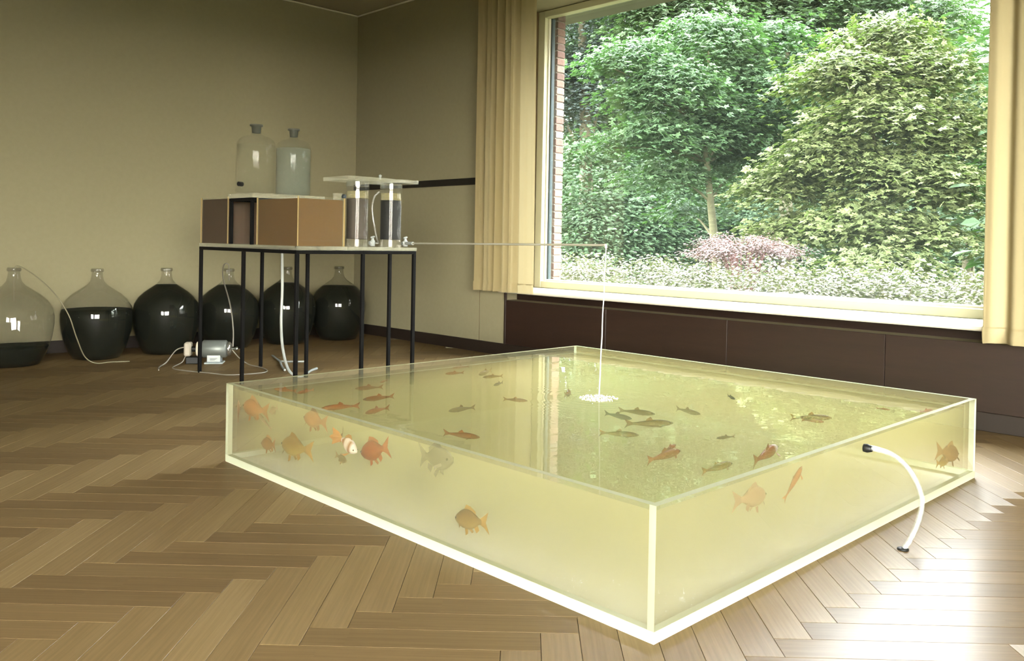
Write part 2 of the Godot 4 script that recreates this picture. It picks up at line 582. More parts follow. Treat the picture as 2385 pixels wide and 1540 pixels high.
# ---------------------------------------------------------------- window
func build_window() -> void:
	var wn := holder("window_1")
	var z0 := -3.888
	var z1 := -0.102
	slab(wn, "frame_stile", Vector3(3.545, 0.548, z0), Vector3(3.615, 2.855, z0 + 0.075), M.frame_paint, 0.003)
	slab(wn, "sash_stile", Vector3(3.585, 0.604, z0 + 0.075), Vector3(3.645, 2.80, z0 + 0.089), M.white_paint, 0.002)
	slab(wn, "seal", Vector3(3.605, 0.618, z0 + 0.089), Vector3(3.64, 2.80, z0 + 0.105), mat(Color(0.22, 0.27, 0.28), 0.5), 0.001)
	slab(wn, "frame_stile", Vector3(3.545, 0.548, z1 - 0.075), Vector3(3.615, 2.855, z1), M.frame_paint, 0.003)
	slab(wn, "frame_rail", Vector3(3.545, 0.548, z0 + 0.075), Vector3(3.615, 0.604, z1 - 0.075), M.frame_paint, 0.004)
	slab(wn, "sash_rail", Vector3(3.575, 0.604, z0 + 0.105), Vector3(3.635, 0.618, z1 - 0.075), M.white_paint, 0.002)
	slab(wn, "frame_rail", Vector3(3.545, 2.80, z0 + 0.075), Vector3(3.615, 2.855, z1 - 0.075), M.frame_paint, 0.003)
	slab(wn, "pane", Vector3(3.616, 0.618, z0 + 0.105), Vector3(3.622, 2.80, z1 - 0.075), M.glass, 0.0)
	slab(wn, "reveal", Vector3(ROOM_E + 0.001, 0.546, -3.902), Vector3(3.545, 2.858, -3.889), M.reveal, 0.0)
	slab(wn, "window_sill", Vector3(3.13, 0.516, -3.899), Vector3(3.57, 0.546, -0.101), M.white_paint, 0.008)
	slab(wn, "sill_nose", Vector3(3.13, 0.516, -0.1005), Vector3(3.199, 0.546, 1.45), M.white_paint, 0.008)
	# windows out of view, added and sized to even out the room light
	var w2 := holder("added_window_2")
	for k in 3:
		slab(w2, "frame_stile", Vector3(-4.3 + k * 1.4625, 0.546, ROOM_S + 0.1), Vector3(-4.225 + k * 1.4625, 2.86, ROOM_S + 0.17), M.frame_paint, 0.003)
		if k < 2:
			slab(w2, "pane", Vector3(-4.225 + k * 1.4625, 0.546, ROOM_S + 0.13), Vector3(-2.8375 + k * 1.4625, 2.86, ROOM_S + 0.136), M.glass, 0.0)
	var w3 := holder("added_window_3")
	for k in 2:
		slab(w3, "frame_stile", Vector3(ROOM_W - 0.17, 0.546, 1.7 + k * 2.825), Vector3(ROOM_W - 0.1, 2.86, 1.775 + k * 2.825), M.frame_paint, 0.003)
	slab(w3, "pane", Vector3(ROOM_W - 0.14, 0.546, 1.775), Vector3(ROOM_W - 0.134, 2.86, 4.525), M.glass, 0.0)
	# brick pier outside the left jamb, each brick on its own
	var we := holder("wall_exterior")
	slab(we, "mortar_core", Vector3(3.655, -0.4, -6.5), Vector3(3.742, 3.5, -3.776), mat(Color(0.55, 0.52, 0.48), 0.95), 0.0)
	var bm := []
	for cc in [Color(0.56, 0.46, 0.42), Color(0.50, 0.40, 0.37), Color(0.60, 0.53, 0.49), Color(0.54, 0.50, 0.48), Color(0.48, 0.40, 0.37)]:
		var b := mat(cc, 0.9, 0.3)
		b.albedo_texture = noise_tex(0.05, 128, false, grad([Color(0.8, 0.78, 0.76), Color(1, 1, 1)]))
		b.uv1_triplanar = true
		b.uv1_scale = Vector3(6, 6, 6)
		bm.append(b)
	var header := box(Vector3(0.094, 0.052, 0.11), 0.003)
	var r := RandomNumberGenerator.new()
	r.seed = 5
	for k in 46:
		part(we, "brick", header, bm[r.randi() % 5], Vector3(3.70, 0.05 + k * 0.0615, -3.82 + r.randf_range(-0.001, 0.001)))
	slab(we, "soffit", Vector3(3.63, 2.87, -6.5), Vector3(4.05, 3.1, 5.2), mat(Color(0.30, 0.30, 0.22), 0.7), 0.003)


# ---------------------------------------------------------------- garden
const SHRUB_LABELS := ["dense shrub at the far left of the window view, behind the hedge", "shrub just left of the slim maple trunk", "low shrub peeping over the hedge at the left", "shrub directly behind the slim maple trunk", "low shrub right of the red bush", "large shrub behind the middle of the yellow-green maple", "low shrub behind the foot of the yellow-green maple", "tall shrub in the gap between the two maples", "low shrub beside the foot of the right curtain", "tall shrub behind the narrow tree at the right curtain"]
const WOOD_LABELS := ["distant woodland tree behind the dark beech", "distant woodland tree behind the slim maple's crown", "distant woodland tree behind the yellow-green maple's crown", "distant woodland tree right of the yellow-green maple", "low distant woodland tree left of the slim maple trunk", "low distant woodland tree between the two maple trunks", "low distant woodland tree near the right curtain"]


func leaf_mesh(lobed: bool) -> ArrayMesh:
	# a leaf one unit long, lying flat, tip towards +x, folded a little along the midrib
	var st := new_st()
	st.set_smooth_group(-1)
	var rim: Array
	if lobed:
		rim = [Vector2(0, 0), Vector2(0.05, 0.32), Vector2(0.3, 0.22), Vector2(0.5, 0.5), Vector2(0.62, 0.2), Vector2(1.0, 0)]
	else:
		rim = [Vector2(0, 0), Vector2(0.3, 0.24), Vector2(0.65, 0.2), Vector2(1.0, 0)]
	for s in [-1.0, 1.0]:
		for i in range(1, rim.size() - 1):
			var a := Vector3(0, 0, 0)
			var b := Vector3(rim[i].x, 0.10 - absf(rim[i].y) * 0.25, rim[i].y * s)
			var c := Vector3(rim[i + 1].x, 0.06 - absf(rim[i + 1].y) * 0.25 - rim[i + 1].x * 0.12, rim[i + 1].y * s)
			tri_out(st, a, b, c, Vector3(0.3, -5, 0))
	return finish(st)


func leaf_mat(light: float) -> StandardMaterial3D:
	var m := mat(Color(1, 1, 1), 0.5, 0.3)
	m.vertex_color_use_as_albedo = true
	m.backlight_enabled = true
	m.backlight = Color(0.8 * light, 1.0 * light, 0.5 * light)
	m.cull_mode = BaseMaterial3D.CULL_DISABLED
	return m


# leaves in flat drooping sprays on the outside of rounded crown masses
func foliage(parent: Node, crowns: Array, count: int, size: float, mesh: Mesh, m: Material, low: Color, high: Color, sd: int, deep := 0.55) -> void:
	var r := RandomNumberGenerator.new()
	r.seed = sd
	var total := 0.0
	for c in crowns:
		total += c[1] * c[2]
	var mm := MultiMesh.new()
	mm.transform_format = MultiMesh.TRANSFORM_3D
	mm.use_colors = true
	mm.mesh = mesh
	var places: Array[Transform3D] = []
	var tints: Array[Color] = []
	for c in crowns:
		var here := int(count * c[1] * c[2] / total)
		var k := 0
		while k < here:
			var d := Vector3(r.randfn(), r.randfn(), r.randfn()).normalized()
			if d.y < -0.5:
				d.y = -d.y
			var rad := lerpf(deep, 1.12, sqrt(r.randf())) * (1.0 + 0.14 * sin(d.x * 7.0 + c[0].x * 9.0) * cos(d.z * 6.0 + d.y * 5.0))
			var spot: Vector3 = c[0] + Vector3(d.x * c[1], d.y * c[2], d.z * c[1]) * rad
			var out := Vector3(d.x, 0, d.z).normalized()
			for q in 9:
				var away := Vector3(r.randfn(), 0, r.randfn()) * size * 2.3
				var p := spot + away + Vector3(0, r.randfn() * size * 0.45 - away.dot(out) * 0.25, 0)
				var heading := (away.normalized() + out * 0.5 + Vector3(0, -0.25 + r.randfn() * 0.15, 0)).normalized()
				var up := (Vector3.UP + out * 0.45 + Vector3(r.randfn(), r.randfn(), r.randfn()) * 0.35).normalized()
				var side := heading.cross(up).normalized()
				up = side.cross(heading).normalized()
				var s := size * r.randf_range(0.7, 1.25)
				places.append(Transform3D(Basis(heading * s, up * s, side * s), p))
				tints.append(low.lerp(high, r.randf()))
				k += 1
	mm.instance_count = places.size()
	for i in places.size():
		mm.set_instance_transform(i, places[i])
		mm.set_instance_color(i, tints[i])
	var o := MultiMeshInstance3D.new()
	o.name = "foliage"
	o.multimesh = mm
	o.material_override = m
	o.set_meta("kind", "stuff")
	parent.add_child(o)


func tree(called: String, label: String, trunk: Array, crowns: Array, count: int, size: float, mesh: Mesh, m: Material, bark: Material, low: Color, high: Color, sd: int, thick := 0.10, group := "") -> void:
	var t := thing(called, label, "tree", Vector3.ZERO, group)
	part(t, "trunk", tube(trunk, thick, 4, thick * 0.35, 9), bark)
	for c in crowns:
		var best: Vector3 = trunk[0]
		for p in trunk:
			if p.y < c[0].y - 0.1 and p.distance_to(c[0]) < best.distance_to(c[0]):
				best = p
		var to: Vector3 = c[0]
		part(t, "branch", tube([best, best.lerp(to, 0.5) + Vector3(0, 0.12, 0), to], thick * 0.32, 4, thick * 0.1, 6), bark)
	foliage(t, crowns, count, size, mesh, m, low, high, sd)


func build_garden() -> void:
	var soil := mat(Color(0.20, 0.22, 0.11), 0.95, 0.2)
	soil.albedo_texture = noise_tex(0.03, 256, false, grad([Color(0.6, 0.6, 0.5), Color(1, 1, 1)]))
	soil.uv1_triplanar = true
	soil.uv1_world_triplanar = true
	var gr := slab(self, "ground", Vector3(-40, -1.0, -60), Vector3(70, -0.42, 50), soil, 0.0)
	gr.set_meta("kind", "structure")
	var maple := leaf_mesh(true)
	var oval := leaf_mesh(false)
	var lm := leaf_mat(0.75)
	var bark := mat(Color(0.33, 0.33, 0.25), 0.9, 0.2)
	bark.albedo_texture = wood_grain(128, 128, Color(0.6, 0.6, 0.58), Color(1, 1, 1), 12.0, 8)
	bark.uv1_triplanar = true
	tree("maple_tree", "maple with a slim pale trunk and layered green leaves behind the red bush", [Vector3(11.75, -0.45, -7.26), Vector3(11.712, 0.398, -7.309), Vector3(11.675, 1.012, -7.354), Vector3(11.622, 1.702, -7.416), Vector3(11.574, 2.393, -7.473), Vector3(11.532, 3.007, -7.523), Vector3(11.58, 4.1, -7.49)], CROWN_MAPLE, 20000, 0.115, maple, lm, bark, Color(0.030, 0.056, 0.026), Color(0.044, 0.074, 0.033), 21, 0.095)
	tree("maple_tree", "broad yellow-green maple filling the right half of the window", [Vector3(11.95, -0.45, -4.35), Vector3(11.888, 0.513, -4.402), Vector3(11.813, 1.048, -4.483), Vector3(11.692, 1.911, -4.418), Vector3(11.453, 2.752, -4.468), Vector3(11.869, 3.935, -4.471)], CROWN_YELLOW, 22000, 0.115, maple, lm, bark, Color(0.055, 0.068, 0.026), Color(0.080, 0.094, 0.035), 22, 0.10)
	var bark_dark := mat(Color(0.26, 0.25, 0.20), 0.9, 0.2)
	tree("tall_tree", "tall pale green tree rising above the maples", [Vector3(19.2, -0.45, -10.0), Vector3(19.1, 2.5, -10.0), Vector3(19.0, 5.0, -10.1), Vector3(19.1, 7.5, -10.0), Vector3(19.15, 9.0, -9.95)], CROWN_TALL, 34000, 0.17, maple, lm, bark_dark, Color(0.036, 0.060, 0.032), Color(0.052, 0.078, 0.040), 23, 0.2)
	tree("tall_tree", "narrow green tree beside the patch of sky at the right curtain", [Vector3(19.4, -0.45, -5.6), Vector3(19.4, 1.5, -5.65), Vector3(19.4, 3.0, -5.7), Vector3(19.5, 5.5, -6.2)], CROWN_RIGHT, 9000, 0.14, maple, lm, bark_dark, Color(0.032, 0.055, 0.027), Color(0.045, 0.068, 0.032), 24, 0.15)
	tree("copper_beech", "dark blue-green beech at the upper left of the window", [Vector3(17.5, -0.45, -15.5), Vector3(17.5, 3.0, -15.5), Vector3(17.4, 6.0, -15.6), Vector3(17.3, 8.5, -15.7)], CROWN_COPPER, 30000, 0.16, oval, lm, bark_dark, Color(0.026, 0.036, 0.033), Color(0.036, 0.048, 0.044), 25, 0.25)
	for k in SHRUBS.size():
		var c: Array = SHRUBS[k]
		var s := thing("understory_shrub", SHRUB_LABELS[k], "shrub", Vector3.ZERO, "undergrowth shrubs behind the maples")
		part(s, "stem", tube([Vector3(c[0].x, -0.45, c[0].z), c[0]], 0.07, 4, 0.03, 6), bark_dark)
		foliage(s, [[c[0], c[1], c[2]], [Vector3(c[0].x, c[0].y * 0.35, c[0].z), c[1] * 0.9, maxf(c[0].y * 0.5, 0.3)]], 5200, 0.16, oval, lm, Color(0.028, 0.050, 0.025), Color(0.040, 0.066, 0.032), 40 + k)
	for k in WOODS.size():
		var c: Array = WOODS[k]
		var s := thing("woodland_tree", WOOD_LABELS[k], "tree", Vector3.ZERO, "distant woodland trees")
		part(s, "trunk", tube([Vector3(c[0].x, -0.45, c[0].z), c[0]], 0.25, 4, 0.1, 7), bark_dark)
		foliage(s, [[c[0], c[1], c[2]]], 15000, 0.62, oval, lm, Color(0.028, 0.050, 0.025), Color(0.040, 0.066, 0.032), 60 + k, 0.1)
	# unseen trees added right of the view to keep sky light off the room
	var more := [Vector3(14.0, 0, -0.9), Vector3(13.0, 0, 2.2), Vector3(15.5, 0, 4.6), Vector3(12.5, 0, 6.4), Vector3(13.5, 0, 10.2), Vector3(11.0, 0, 13.5)]
	for k in more.size():
		var p: Vector3 = more[k]
		tree("added_shade_tree", "unseen leafy tree added right of the window view to shade the room", [p + Vector3(0, -0.45, 0), p + Vector3(0.1, 1.5, 0), p + Vector3(0, 4.0, 0.1), p + Vector3(0, 6.0, 0.1)], [[p + Vector3(0, 1.7, 0), 2.1, 1.9], [p + Vector3(0.2, 4.3, 0.1), 1.9, 1.7], [p + Vector3(0.0, 6.6, 0.0), 1.5, 1.5]], 9000, 0.28, oval, lm, bark_dark, Color(0.028, 0.050, 0.025), Color(0.040, 0.066, 0.032), 90 + k, 0.14, "added shade trees right of the view")
	# low pale hedge close to the glass
	var hedge := thing("hedge", "low pale hedge of small whitish-green leaves under the window", "hedge")
	var stems := new_st()
	var r := RandomNumberGenerator.new()
	r.seed = 31
	var masses := []
	for k in 46:
		var f := k / 45.0
		var x := lerpf(4.9, 5.9, r.randf())
		var z := lerpf(-6.6, 0.8, f) + r.randf_range(-0.1, 0.1)
		var top := lerpf(0.70, 0.68, f) + r.randf_range(-0.05, 0.06) + (x - 5.3) * 0.05
		masses.append([Vector3(x, top - 0.30, z), 0.36, 0.33])
		add_tube(stems, PackedVector3Array([Vector3(x, -0.45, z), Vector3(x, top - 0.25, z)]), 0.012, 0.006, 5)
	part(hedge, "stems", finish(stems), bark)
	foliage(hedge, masses, 30000, 0.042, oval, leaf_mat(0.6), Color(0.078, 0.074, 0.048), Color(0.110, 0.100, 0.070), 32, 0.6)
	# purple barberry
	var bb := thing("barberry_bush", "purplish red bush of arching twigs behind the hedge", "bush")
	var tw := new_st()
	var bc := Vector3(8.14, 0.62, -4.65)
	var bm := []
	for k in 60:
		var a := r.randf() * TAU
		var l := r.randf_range(0.3, 0.8)
		var tip := bc + Vector3(cos(a) * l, 0.42 - l * 0.42 + r.randf_range(0.0, 0.16), sin(a) * l)
		add_tube(tw, smooth_path([bc + Vector3(0, -1.0, 0), bc.lerp(tip, 0.4) + Vector3(0, 0.14, 0), tip], 5), 0.01, 0.004, 5)
		bm.append([tip, 0.10, 0.05])
		bm.append([bc.lerp(tip, 0.7) + Vector3(0, 0.07, 0), 0.12, 0.07])
	part(bb, "twigs", finish(tw), mat(Color(0.3, 0.18, 0.16), 0.8))
	bm.append([bc + Vector3(0, -0.05, 0), 0.6, 0.3])
	foliage(bb, bm, 9000, 0.034, oval, leaf_mat(0.5), Color(0.058, 0.035, 0.033), Color(0.085, 0.052, 0.049), 33, 0.3)
	# climbing wire in front of the brick pier
	var wire := thing("plant_wire", "thin wire with a few tendrils hanging beside the brick pier outside", "wire")
	part(wire, "strand", tube([Vector3(3.95, 0.3, -4.03), Vector3(3.95, 1.5, -4.035), Vector3(3.95, 3.0, -4.03)], 0.0035, 4, -1.0, 6), mat(Color(0.7, 0.68, 0.5), 0.7))
	for k in 5:
		var y := 0.9 + k * 0.42 + r.randf_range(-0.1, 0.1)
		part(wire, "tendril", tube([Vector3(3.95, y, -4.03), Vector3(3.95, y + 0.02, -4.01), Vector3(3.95, y + 0.015, -3.99)], 0.002, 3, 0.001, 5), bark)


# ---------------------------------------------------------------- the big basin
func edged_panel(parent: Node, called: String, a: Vector3, b: Vector3, thin_axis: int, edge: Material, face: Material = null) -> void:
	# clear broad faces, glowing polished edges
	var mid := (a + b) / 2.0
	var h := (b - a).abs() / 2.0
	var ax := [Vector3.RIGHT, Vector3.UP, Vector3.BACK]
	var mesh := ArrayMesh.new()
	for pass_n in 2:
		var st := new_st()
		st.set_smooth_group(-1)
		for i in 3:
			if (i == thin_axis) != (pass_n == 0):
				continue
			var j := (i + 1) % 3
			var k := (i + 2) % 3
			for s in [-1.0, 1.0]:
				var c: Vector3 = ax[i] * h[i] * s
				var u: Vector3 = ax[j] * h[j]
				var v: Vector3 = ax[k] * h[k]
				quad_out(st, c - u - v, c + u - v, c + u + v, c - u + v, Vector3.ZERO)
		st.generate_normals()
		st.commit(mesh)
		mesh.surface_set_material(pass_n, (face if face != null else M.acrylic) if pass_n == 0 else edge)
	part(parent, called, mesh, null, mid)


func build_basin() -> void:
	var t := WALL_T
	var b := thing("acrylic_basin", "large square clear acrylic basin full of cloudy yellowish water on the parquet", "basin", Vector3.ZERO)
	edged_panel(b, "base_plate", Vector3(0, 0.0025, TANK_Z), Vector3(TANK_X, 0.030, 0), 1, M.acrylic_edge, M.clear)
	slab(b, "underlay", Vector3(0.001, 0.0004, TANK_Z + 0.001), Vector3(TANK_X - 0.001, 0.0022, -0.001), mat(Color(0.94, 0.92, 0.80), 0.8), 0.0)
	edged_panel(b, "side_panel", Vector3(0, 0.0305, TANK_Z + t), Vector3(t, TANK_H, -t), 0, M.rim)
	edged_panel(b, "side_panel", Vector3(0, 0.0305, -t), Vector3(TANK_X - t, TANK_H, 0), 2, M.rim)
	edged_panel(b, "side_panel", Vector3(TANK_X - t, 0.0305, TANK_Z), Vector3(TANK_X, TANK_H, 0), 0, M.acrylic_green)
	edged_panel(b, "side_panel", Vector3(0, 0.0305, TANK_Z), Vector3(TANK_X - t, TANK_H, TANK_Z + t), 2, M.rim)
	# water: a rippled surface over a turbid body
	var w := thing("water", "cloudy pale yellow water filling the basin, rippling under the falling jet", "water")
	var st := new_st()
	st.set_smooth_group(0)
	var hit := Vector2(1.041, -1.052)
	var nx := 180
	var x0 := t + 0.0005
	var x1 := TANK_X - t - 0.0005
	var z0 := TANK_Z + t + 0.0005
	var z1 := -t - 0.0005
	var pts := []
	var nz := FastNoiseLite.new()
	nz.seed = 2
	nz.frequency = 3.0
	for i in nx + 1:
		var row := PackedVector3Array()
		for j in nx + 1:
			var x := lerpf(x0, x1, float(i) / nx)
			var z := lerpf(z0, z1, float(j) / nx)
			var d := Vector2(x, z).distance_to(hit)
			var y := WATER_Y + 0.0011 * sin(d * 150.0) * exp(-d * 8.0) + 0.00006 * nz.get_noise_2d(x * 3.0, z * 3.0) * 2.0
			row.append(Vector3(x, y, z))
		pts.append(row)
	for i in nx:
		for j in nx:
			var p: Vector3 = pts[i][j]
			var q: Vector3 = pts[i + 1][j]
			var r: Vector3 = pts[i + 1][j + 1]
			var s: Vector3 = pts[i][j + 1]
			quad_out(st, p, q, r, s, Vector3(p.x, -10, p.z))
	part(w, "surface", finish(st), M.water_surface)
	var fog := FogVolume.new()
	fog.name = "turbid_body"
	fog.size = Vector3(x1 - x0, WATER_Y - 0.002 - 0.031, z1 - z0)
	fog.position = Vector3((x0 + x1) / 2.0, (WATER_Y - 0.002 + 0.031) / 2.0, (z0 + z1) / 2.0)
	fog.shape = RenderingServer.FOG_VOLUME_SHAPE_BOX
	fog.material = M.turbid
	w.add_child(fog)
	# bubbles where the jet lands
	var bub := thing("splash_bubbles", "oval patch of white bubbles where the thin jet lands", "bubbles")
	var mm := MultiMesh.new()
	mm.transform_format = MultiMesh.TRANSFORM_3D
	var ball := SphereMesh.new()
	ball.radius = 1.0
	ball.height = 2.0
	ball.radial_segments = 10
	ball.rings = 6
	mm.mesh = ball
	mm.instance_count = 190
	var rr := RandomNumberGenerator.new()
	rr.seed = 9
	for k in 190:
		var a := rr.randf() * TAU
		var d := 0.078 * sqrt(rr.randf())
		var s := rr.randf_range(0.0018, 0.0045)
		mm.set_instance_transform(k, Transform3D(Basis().scaled(Vector3(s, s * 0.7, s)), Vector3(hit.x + cos(a) * d, WATER_Y + 0.0005, hit.y + sin(a) * d)))
	var mi := MultiMeshInstance3D.new()
	mi.name = "bubbles"
	mi.multimesh = mm
	mi.material_override = mat(Color(0.97, 0.97, 0.92), 0.2)
	mi.set_meta("kind", "stuff")
	bub.add_child(mi)
	# overflow hose
	var h := thing("overflow_hose", "clear plastic hose arching from the basin side to the floor", "hose")
	part(h, "hose", tube([Vector3(1.112, 0.288, 0.012), Vector3(1.121, 0.289, 0.035), Vector3(1.161, 0.268, 0.08), Vector3(1.189, 0.22, 0.12), Vector3(1.193, 0.157, 0.15), Vector3(1.173, 0.116, 0.16), Vector3(1.137, 0.07, 0.16), Vector3(1.105, 0.025, 0.15), Vector3(1.093, 0.004, 0.14)], 0.0085, 5, -1.0, 12), M.clear_tube)
	part(h, "inner_bore", tube([Vector3(1.112, 0.288, 0.012), Vector3(1.121, 0.289, 0.035), Vector3(1.161, 0.268, 0.08), Vector3(1.189, 0.22, 0.12), Vector3(1.193, 0.157, 0.15), Vector3(1.173, 0.116, 0.16), Vector3(1.137, 0.07, 0.16), Vector3(1.105, 0.025, 0.15), Vector3(1.093, 0.006, 0.14)], 0.0055, 5, -1.0, 10), M.clear_tube)
	var nut := part(h, "wall_fitting", lathe([Vector2(0, -0.012), Vector2(0.013, -0.012), Vector2(0.014, 0.0), Vector2(0.011, 0.008), Vector2(0.009, 0.014), Vector2(0, 0.014)], 20), M.rubber, Vector3(1.112, 0.288, 0.0125), Vector3(PI / 2.0, 0, 0))
	nut.set_meta("label", "black hose fitting")
	part(h, "floor_ring", lathe([Vector2(0, 0), Vector2(0.017, 0), Vector2(0.017, 0.004), Vector2(0.012, 0.006), Vector2(0, 0.006)], 20), M.rubber, Vector3(1.091, 0.0005, 0.138))


# ---------------------------------------------------------------- steel table and what stands on it
func clear_box(parent: Node, a: Vector3, b: Vector3, t: float) -> void:
	# four acrylic walls of an open-topped container
	edged_panel(parent, "side_panel", Vector3(a.x, a.y, a.z), Vector3(a.x + t, b.y, b.z), 0, M.acrylic_edge_dim, M.clear)
	edged_panel(parent, "side_panel", Vector3(b.x - t, a.y, a.z), Vector3(b.x, b.y, b.z), 0, M.acrylic_edge_dim, M.clear)
	edged_panel(parent, "side_panel", Vector3(a.x + t, a.y, b.z - t), Vector3(b.x - t, b.y, b.z), 2, M.acrylic_edge_dim, M.clear)
	edged_panel(parent, "side_panel", Vector3(a.x + t, a.y, a.z), Vector3(b.x - t, b.y, a.z + t), 2, M.acrylic_edge_dim, M.clear)


func build_table() -> void:
	var s := 0.021
	var top := 0.8575
	var tb := thing("steel_table", "long black square-tube steel table with eight thin legs", "table", Vector3.ZERO)
	var legs := [[0.92, -4.48], [0.92, -3.87], [0.92, -3.22], [1.37, -4.48], [1.37, -3.86], [1.37, -3.22], [1.76, -3.48], [1.76, -3.22]]
	for l in legs:
		slab(tb, "leg", Vector3(l[0] - s / 2, 0.0005, l[1] - s / 2), Vector3(l[0] + s / 2, top - s, l[1] + s / 2), M.steel_black, 0.002)
	for x in [0.92, 1.37]:
		slab(tb, "rail", Vector3(x - s / 2, top - s, -4.48 - s / 2), Vector3(x + s / 2, top, -3.22 + s / 2), M.steel_black, 0.002)
	slab(tb, "rail", Vector3(0.92 + s / 2, top - s, -4.48 - s / 2), Vector3(1.37 - s / 2, top, -4.48 + s / 2), M.steel_black, 0.002)
	slab(tb, "rail", Vector3(0.92 + s / 2, top - s, -3.22 - s / 2), Vector3(1.37 - s / 2, top, -3.22 + s / 2), M.steel_black, 0.002)
	slab(tb, "rail", Vector3(1.37 + s / 2, top - s, -3.22 - s / 2), Vector3(1.76 + s / 2, top, -3.22 + s / 2), M.steel_black, 0.002)
	slab(tb, "rail", Vector3(1.37 + s / 2, top - s, -3.48 - s / 2), Vector3(1.76 + s / 2, top, -3.48 + s / 2), M.steel_black, 0.002)
	slab(tb, "rail", Vector3(1.76 - s / 2, top - s, -3.48 + s / 2), Vector3(1.76 + s / 2, top, -3.22 - s / 2), M.steel_black, 0.002)
	# acrylic base plates on the frame
	var p0 := top + 0.0005
	var p1 := 0.881
	var pl := thing("acrylic_plate", "long clear acrylic plate on the black table under the brown containers", "plate")
	edged_panel(pl, "plate", Vector3(0.91, p0, -4.49), Vector3(1.25, p1, -3.21), 1, M.clear_edge, M.clear)
	var names := [["settling_tank", "brown-filled acrylic container at the wall end of the table", Vector3(0.915, p1 + 0.0005, -4.485), Vector3(1.245, 1.186, -4.09)], ["settling_tank", "amber-brown acrylic container at the near end of the table", Vector3(0.915, p1 + 0.0005, -3.70), Vector3(1.235, 1.17, -3.215)]]
	for n in names:
		var c := thing(n[0], n[1], "container", Vector3.ZERO)
		clear_box(c, n[2], n[3], 0.008)
		var a: Vector3 = n[2] + Vector3(0.0095, 0.001, 0.0095)
		var b: Vector3 = n[3] - Vector3(0.0095, 0.012, 0.0095)
		slab(c, "brown_water", a, b, M.brown_dark if n[2].z < -4.0 else M.brown_water, 0.0)
	# stand with two bottles between the containers
	var sd := thing("bottle_stand", "black steel stand with a clear acrylic top carrying two bottles", "stand")
	var q := 0.02
	for x in [0.925, 1.40]:
		for z in [-4.055, -3.775]:
			slab(sd, "leg", Vector3(x - q / 2, (p1 + 0.0006) if x < 1.2 else (p0 + 0.001), z - q / 2), Vector3(x + q / 2, 1.155, z + q / 2), M.steel_black, 0.002)
	for x in [0.925, 1.40]:
		slab(sd, "rail", Vector3(x - q / 2, 1.155, -4.065), Vector3(x + q / 2, 1.174, -3.765), M.steel_black, 0.002)
	for z in [-4.055, -3.775]:
		slab(sd, "rail", Vector3(0.935, 1.155, z - q / 2), Vector3(1.39, 1.174, z + q / 2), M.steel_black, 0.002)
	edged_panel(sd, "top_plate", Vector3(0.91, 1.1745, -4.07), Vector3(1.42, 1.203, -3.745), 1, M.clear_edge, M.clear)
	bottle(Vector3(1.02, 1.2035, -3.92), 0.124, 0.433, "glass bottle with grey stopper and olive liquid on the stand, left", Color(0.50, 0.50, 0.36), 0.07, true)
	bottle(Vector3(1.275, 1.2035, -3.90), 0.116, 0.430, "glass bottle with grey stopper and cloudy blue-grey liquid on the stand, right", Color(0.50, 0.54, 0.49), 0.30, false)


func bottle(at: Vector3, r: float, h: float, label: String, tint: Color, share: float, marked: bool) -> void:
	var b := thing("aspirator_bottle", label, "bottle", at)
	var k := h / 0.433
	var prof := [Vector2(0.0, 0.004), Vector2(r * 0.55, 0.003), Vector2(r * 0.93, 0.0), Vector2(r, 0.012), Vector2(r, 0.30 * k), Vector2(r * 0.97, 0.325 * k), Vector2(r * 0.86, 0.348 * k), Vector2(r * 0.62, 0.366 * k), Vector2(r * 0.33, 0.375 * k), Vector2(r * 0.255, 0.382 * k), Vector2(r * 0.25, 0.425 * k), Vector2(r * 0.31, 0.428 * k), Vector2(r * 0.31, 0.433 * k)]
	part(b, "glass", lathe(prof, 48), M.bottle_glass)
	var lr := r - 0.006
	var liquid := pane(tint, share, 0.05)
	liquid.metallic_specular = 0.1
	part(b, "liquid", lathe([Vector2(0, 0.008), Vector2(lr * 0.95, 0.008), Vector2(lr, 0.02), Vector2(lr, 0.305 * k), Vector2(lr * 0.985, 0.312 * k), Vector2(0, 0.312 * k)], 40), liquid)
	part(b, "stopper", lathe([Vector2(0, 0.39 * k), Vector2(r * 0.21, 0.39 * k), Vector2(r * 0.245, 0.432 * k), Vector2(r * 0.33, 0.434 * k), Vector2(r * 0.33, 0.444 * k), Vector2(0, 0.446 * k)], 24), mat(Color(0.33, 0.33, 0.29), 0.6))
	if marked:
		var d := Vector3(-0.93, 0, 0.36).normalized()
		part(b, "spout", tube([d * (r - 0.002) + Vector3(0, 0.055, 0), d * (r + 0.03) + Vector3(0, 0.055, 0)], 0.014, 2, -1.0, 14), mat(Color(0.10, 0.10, 0.10), 0.5))


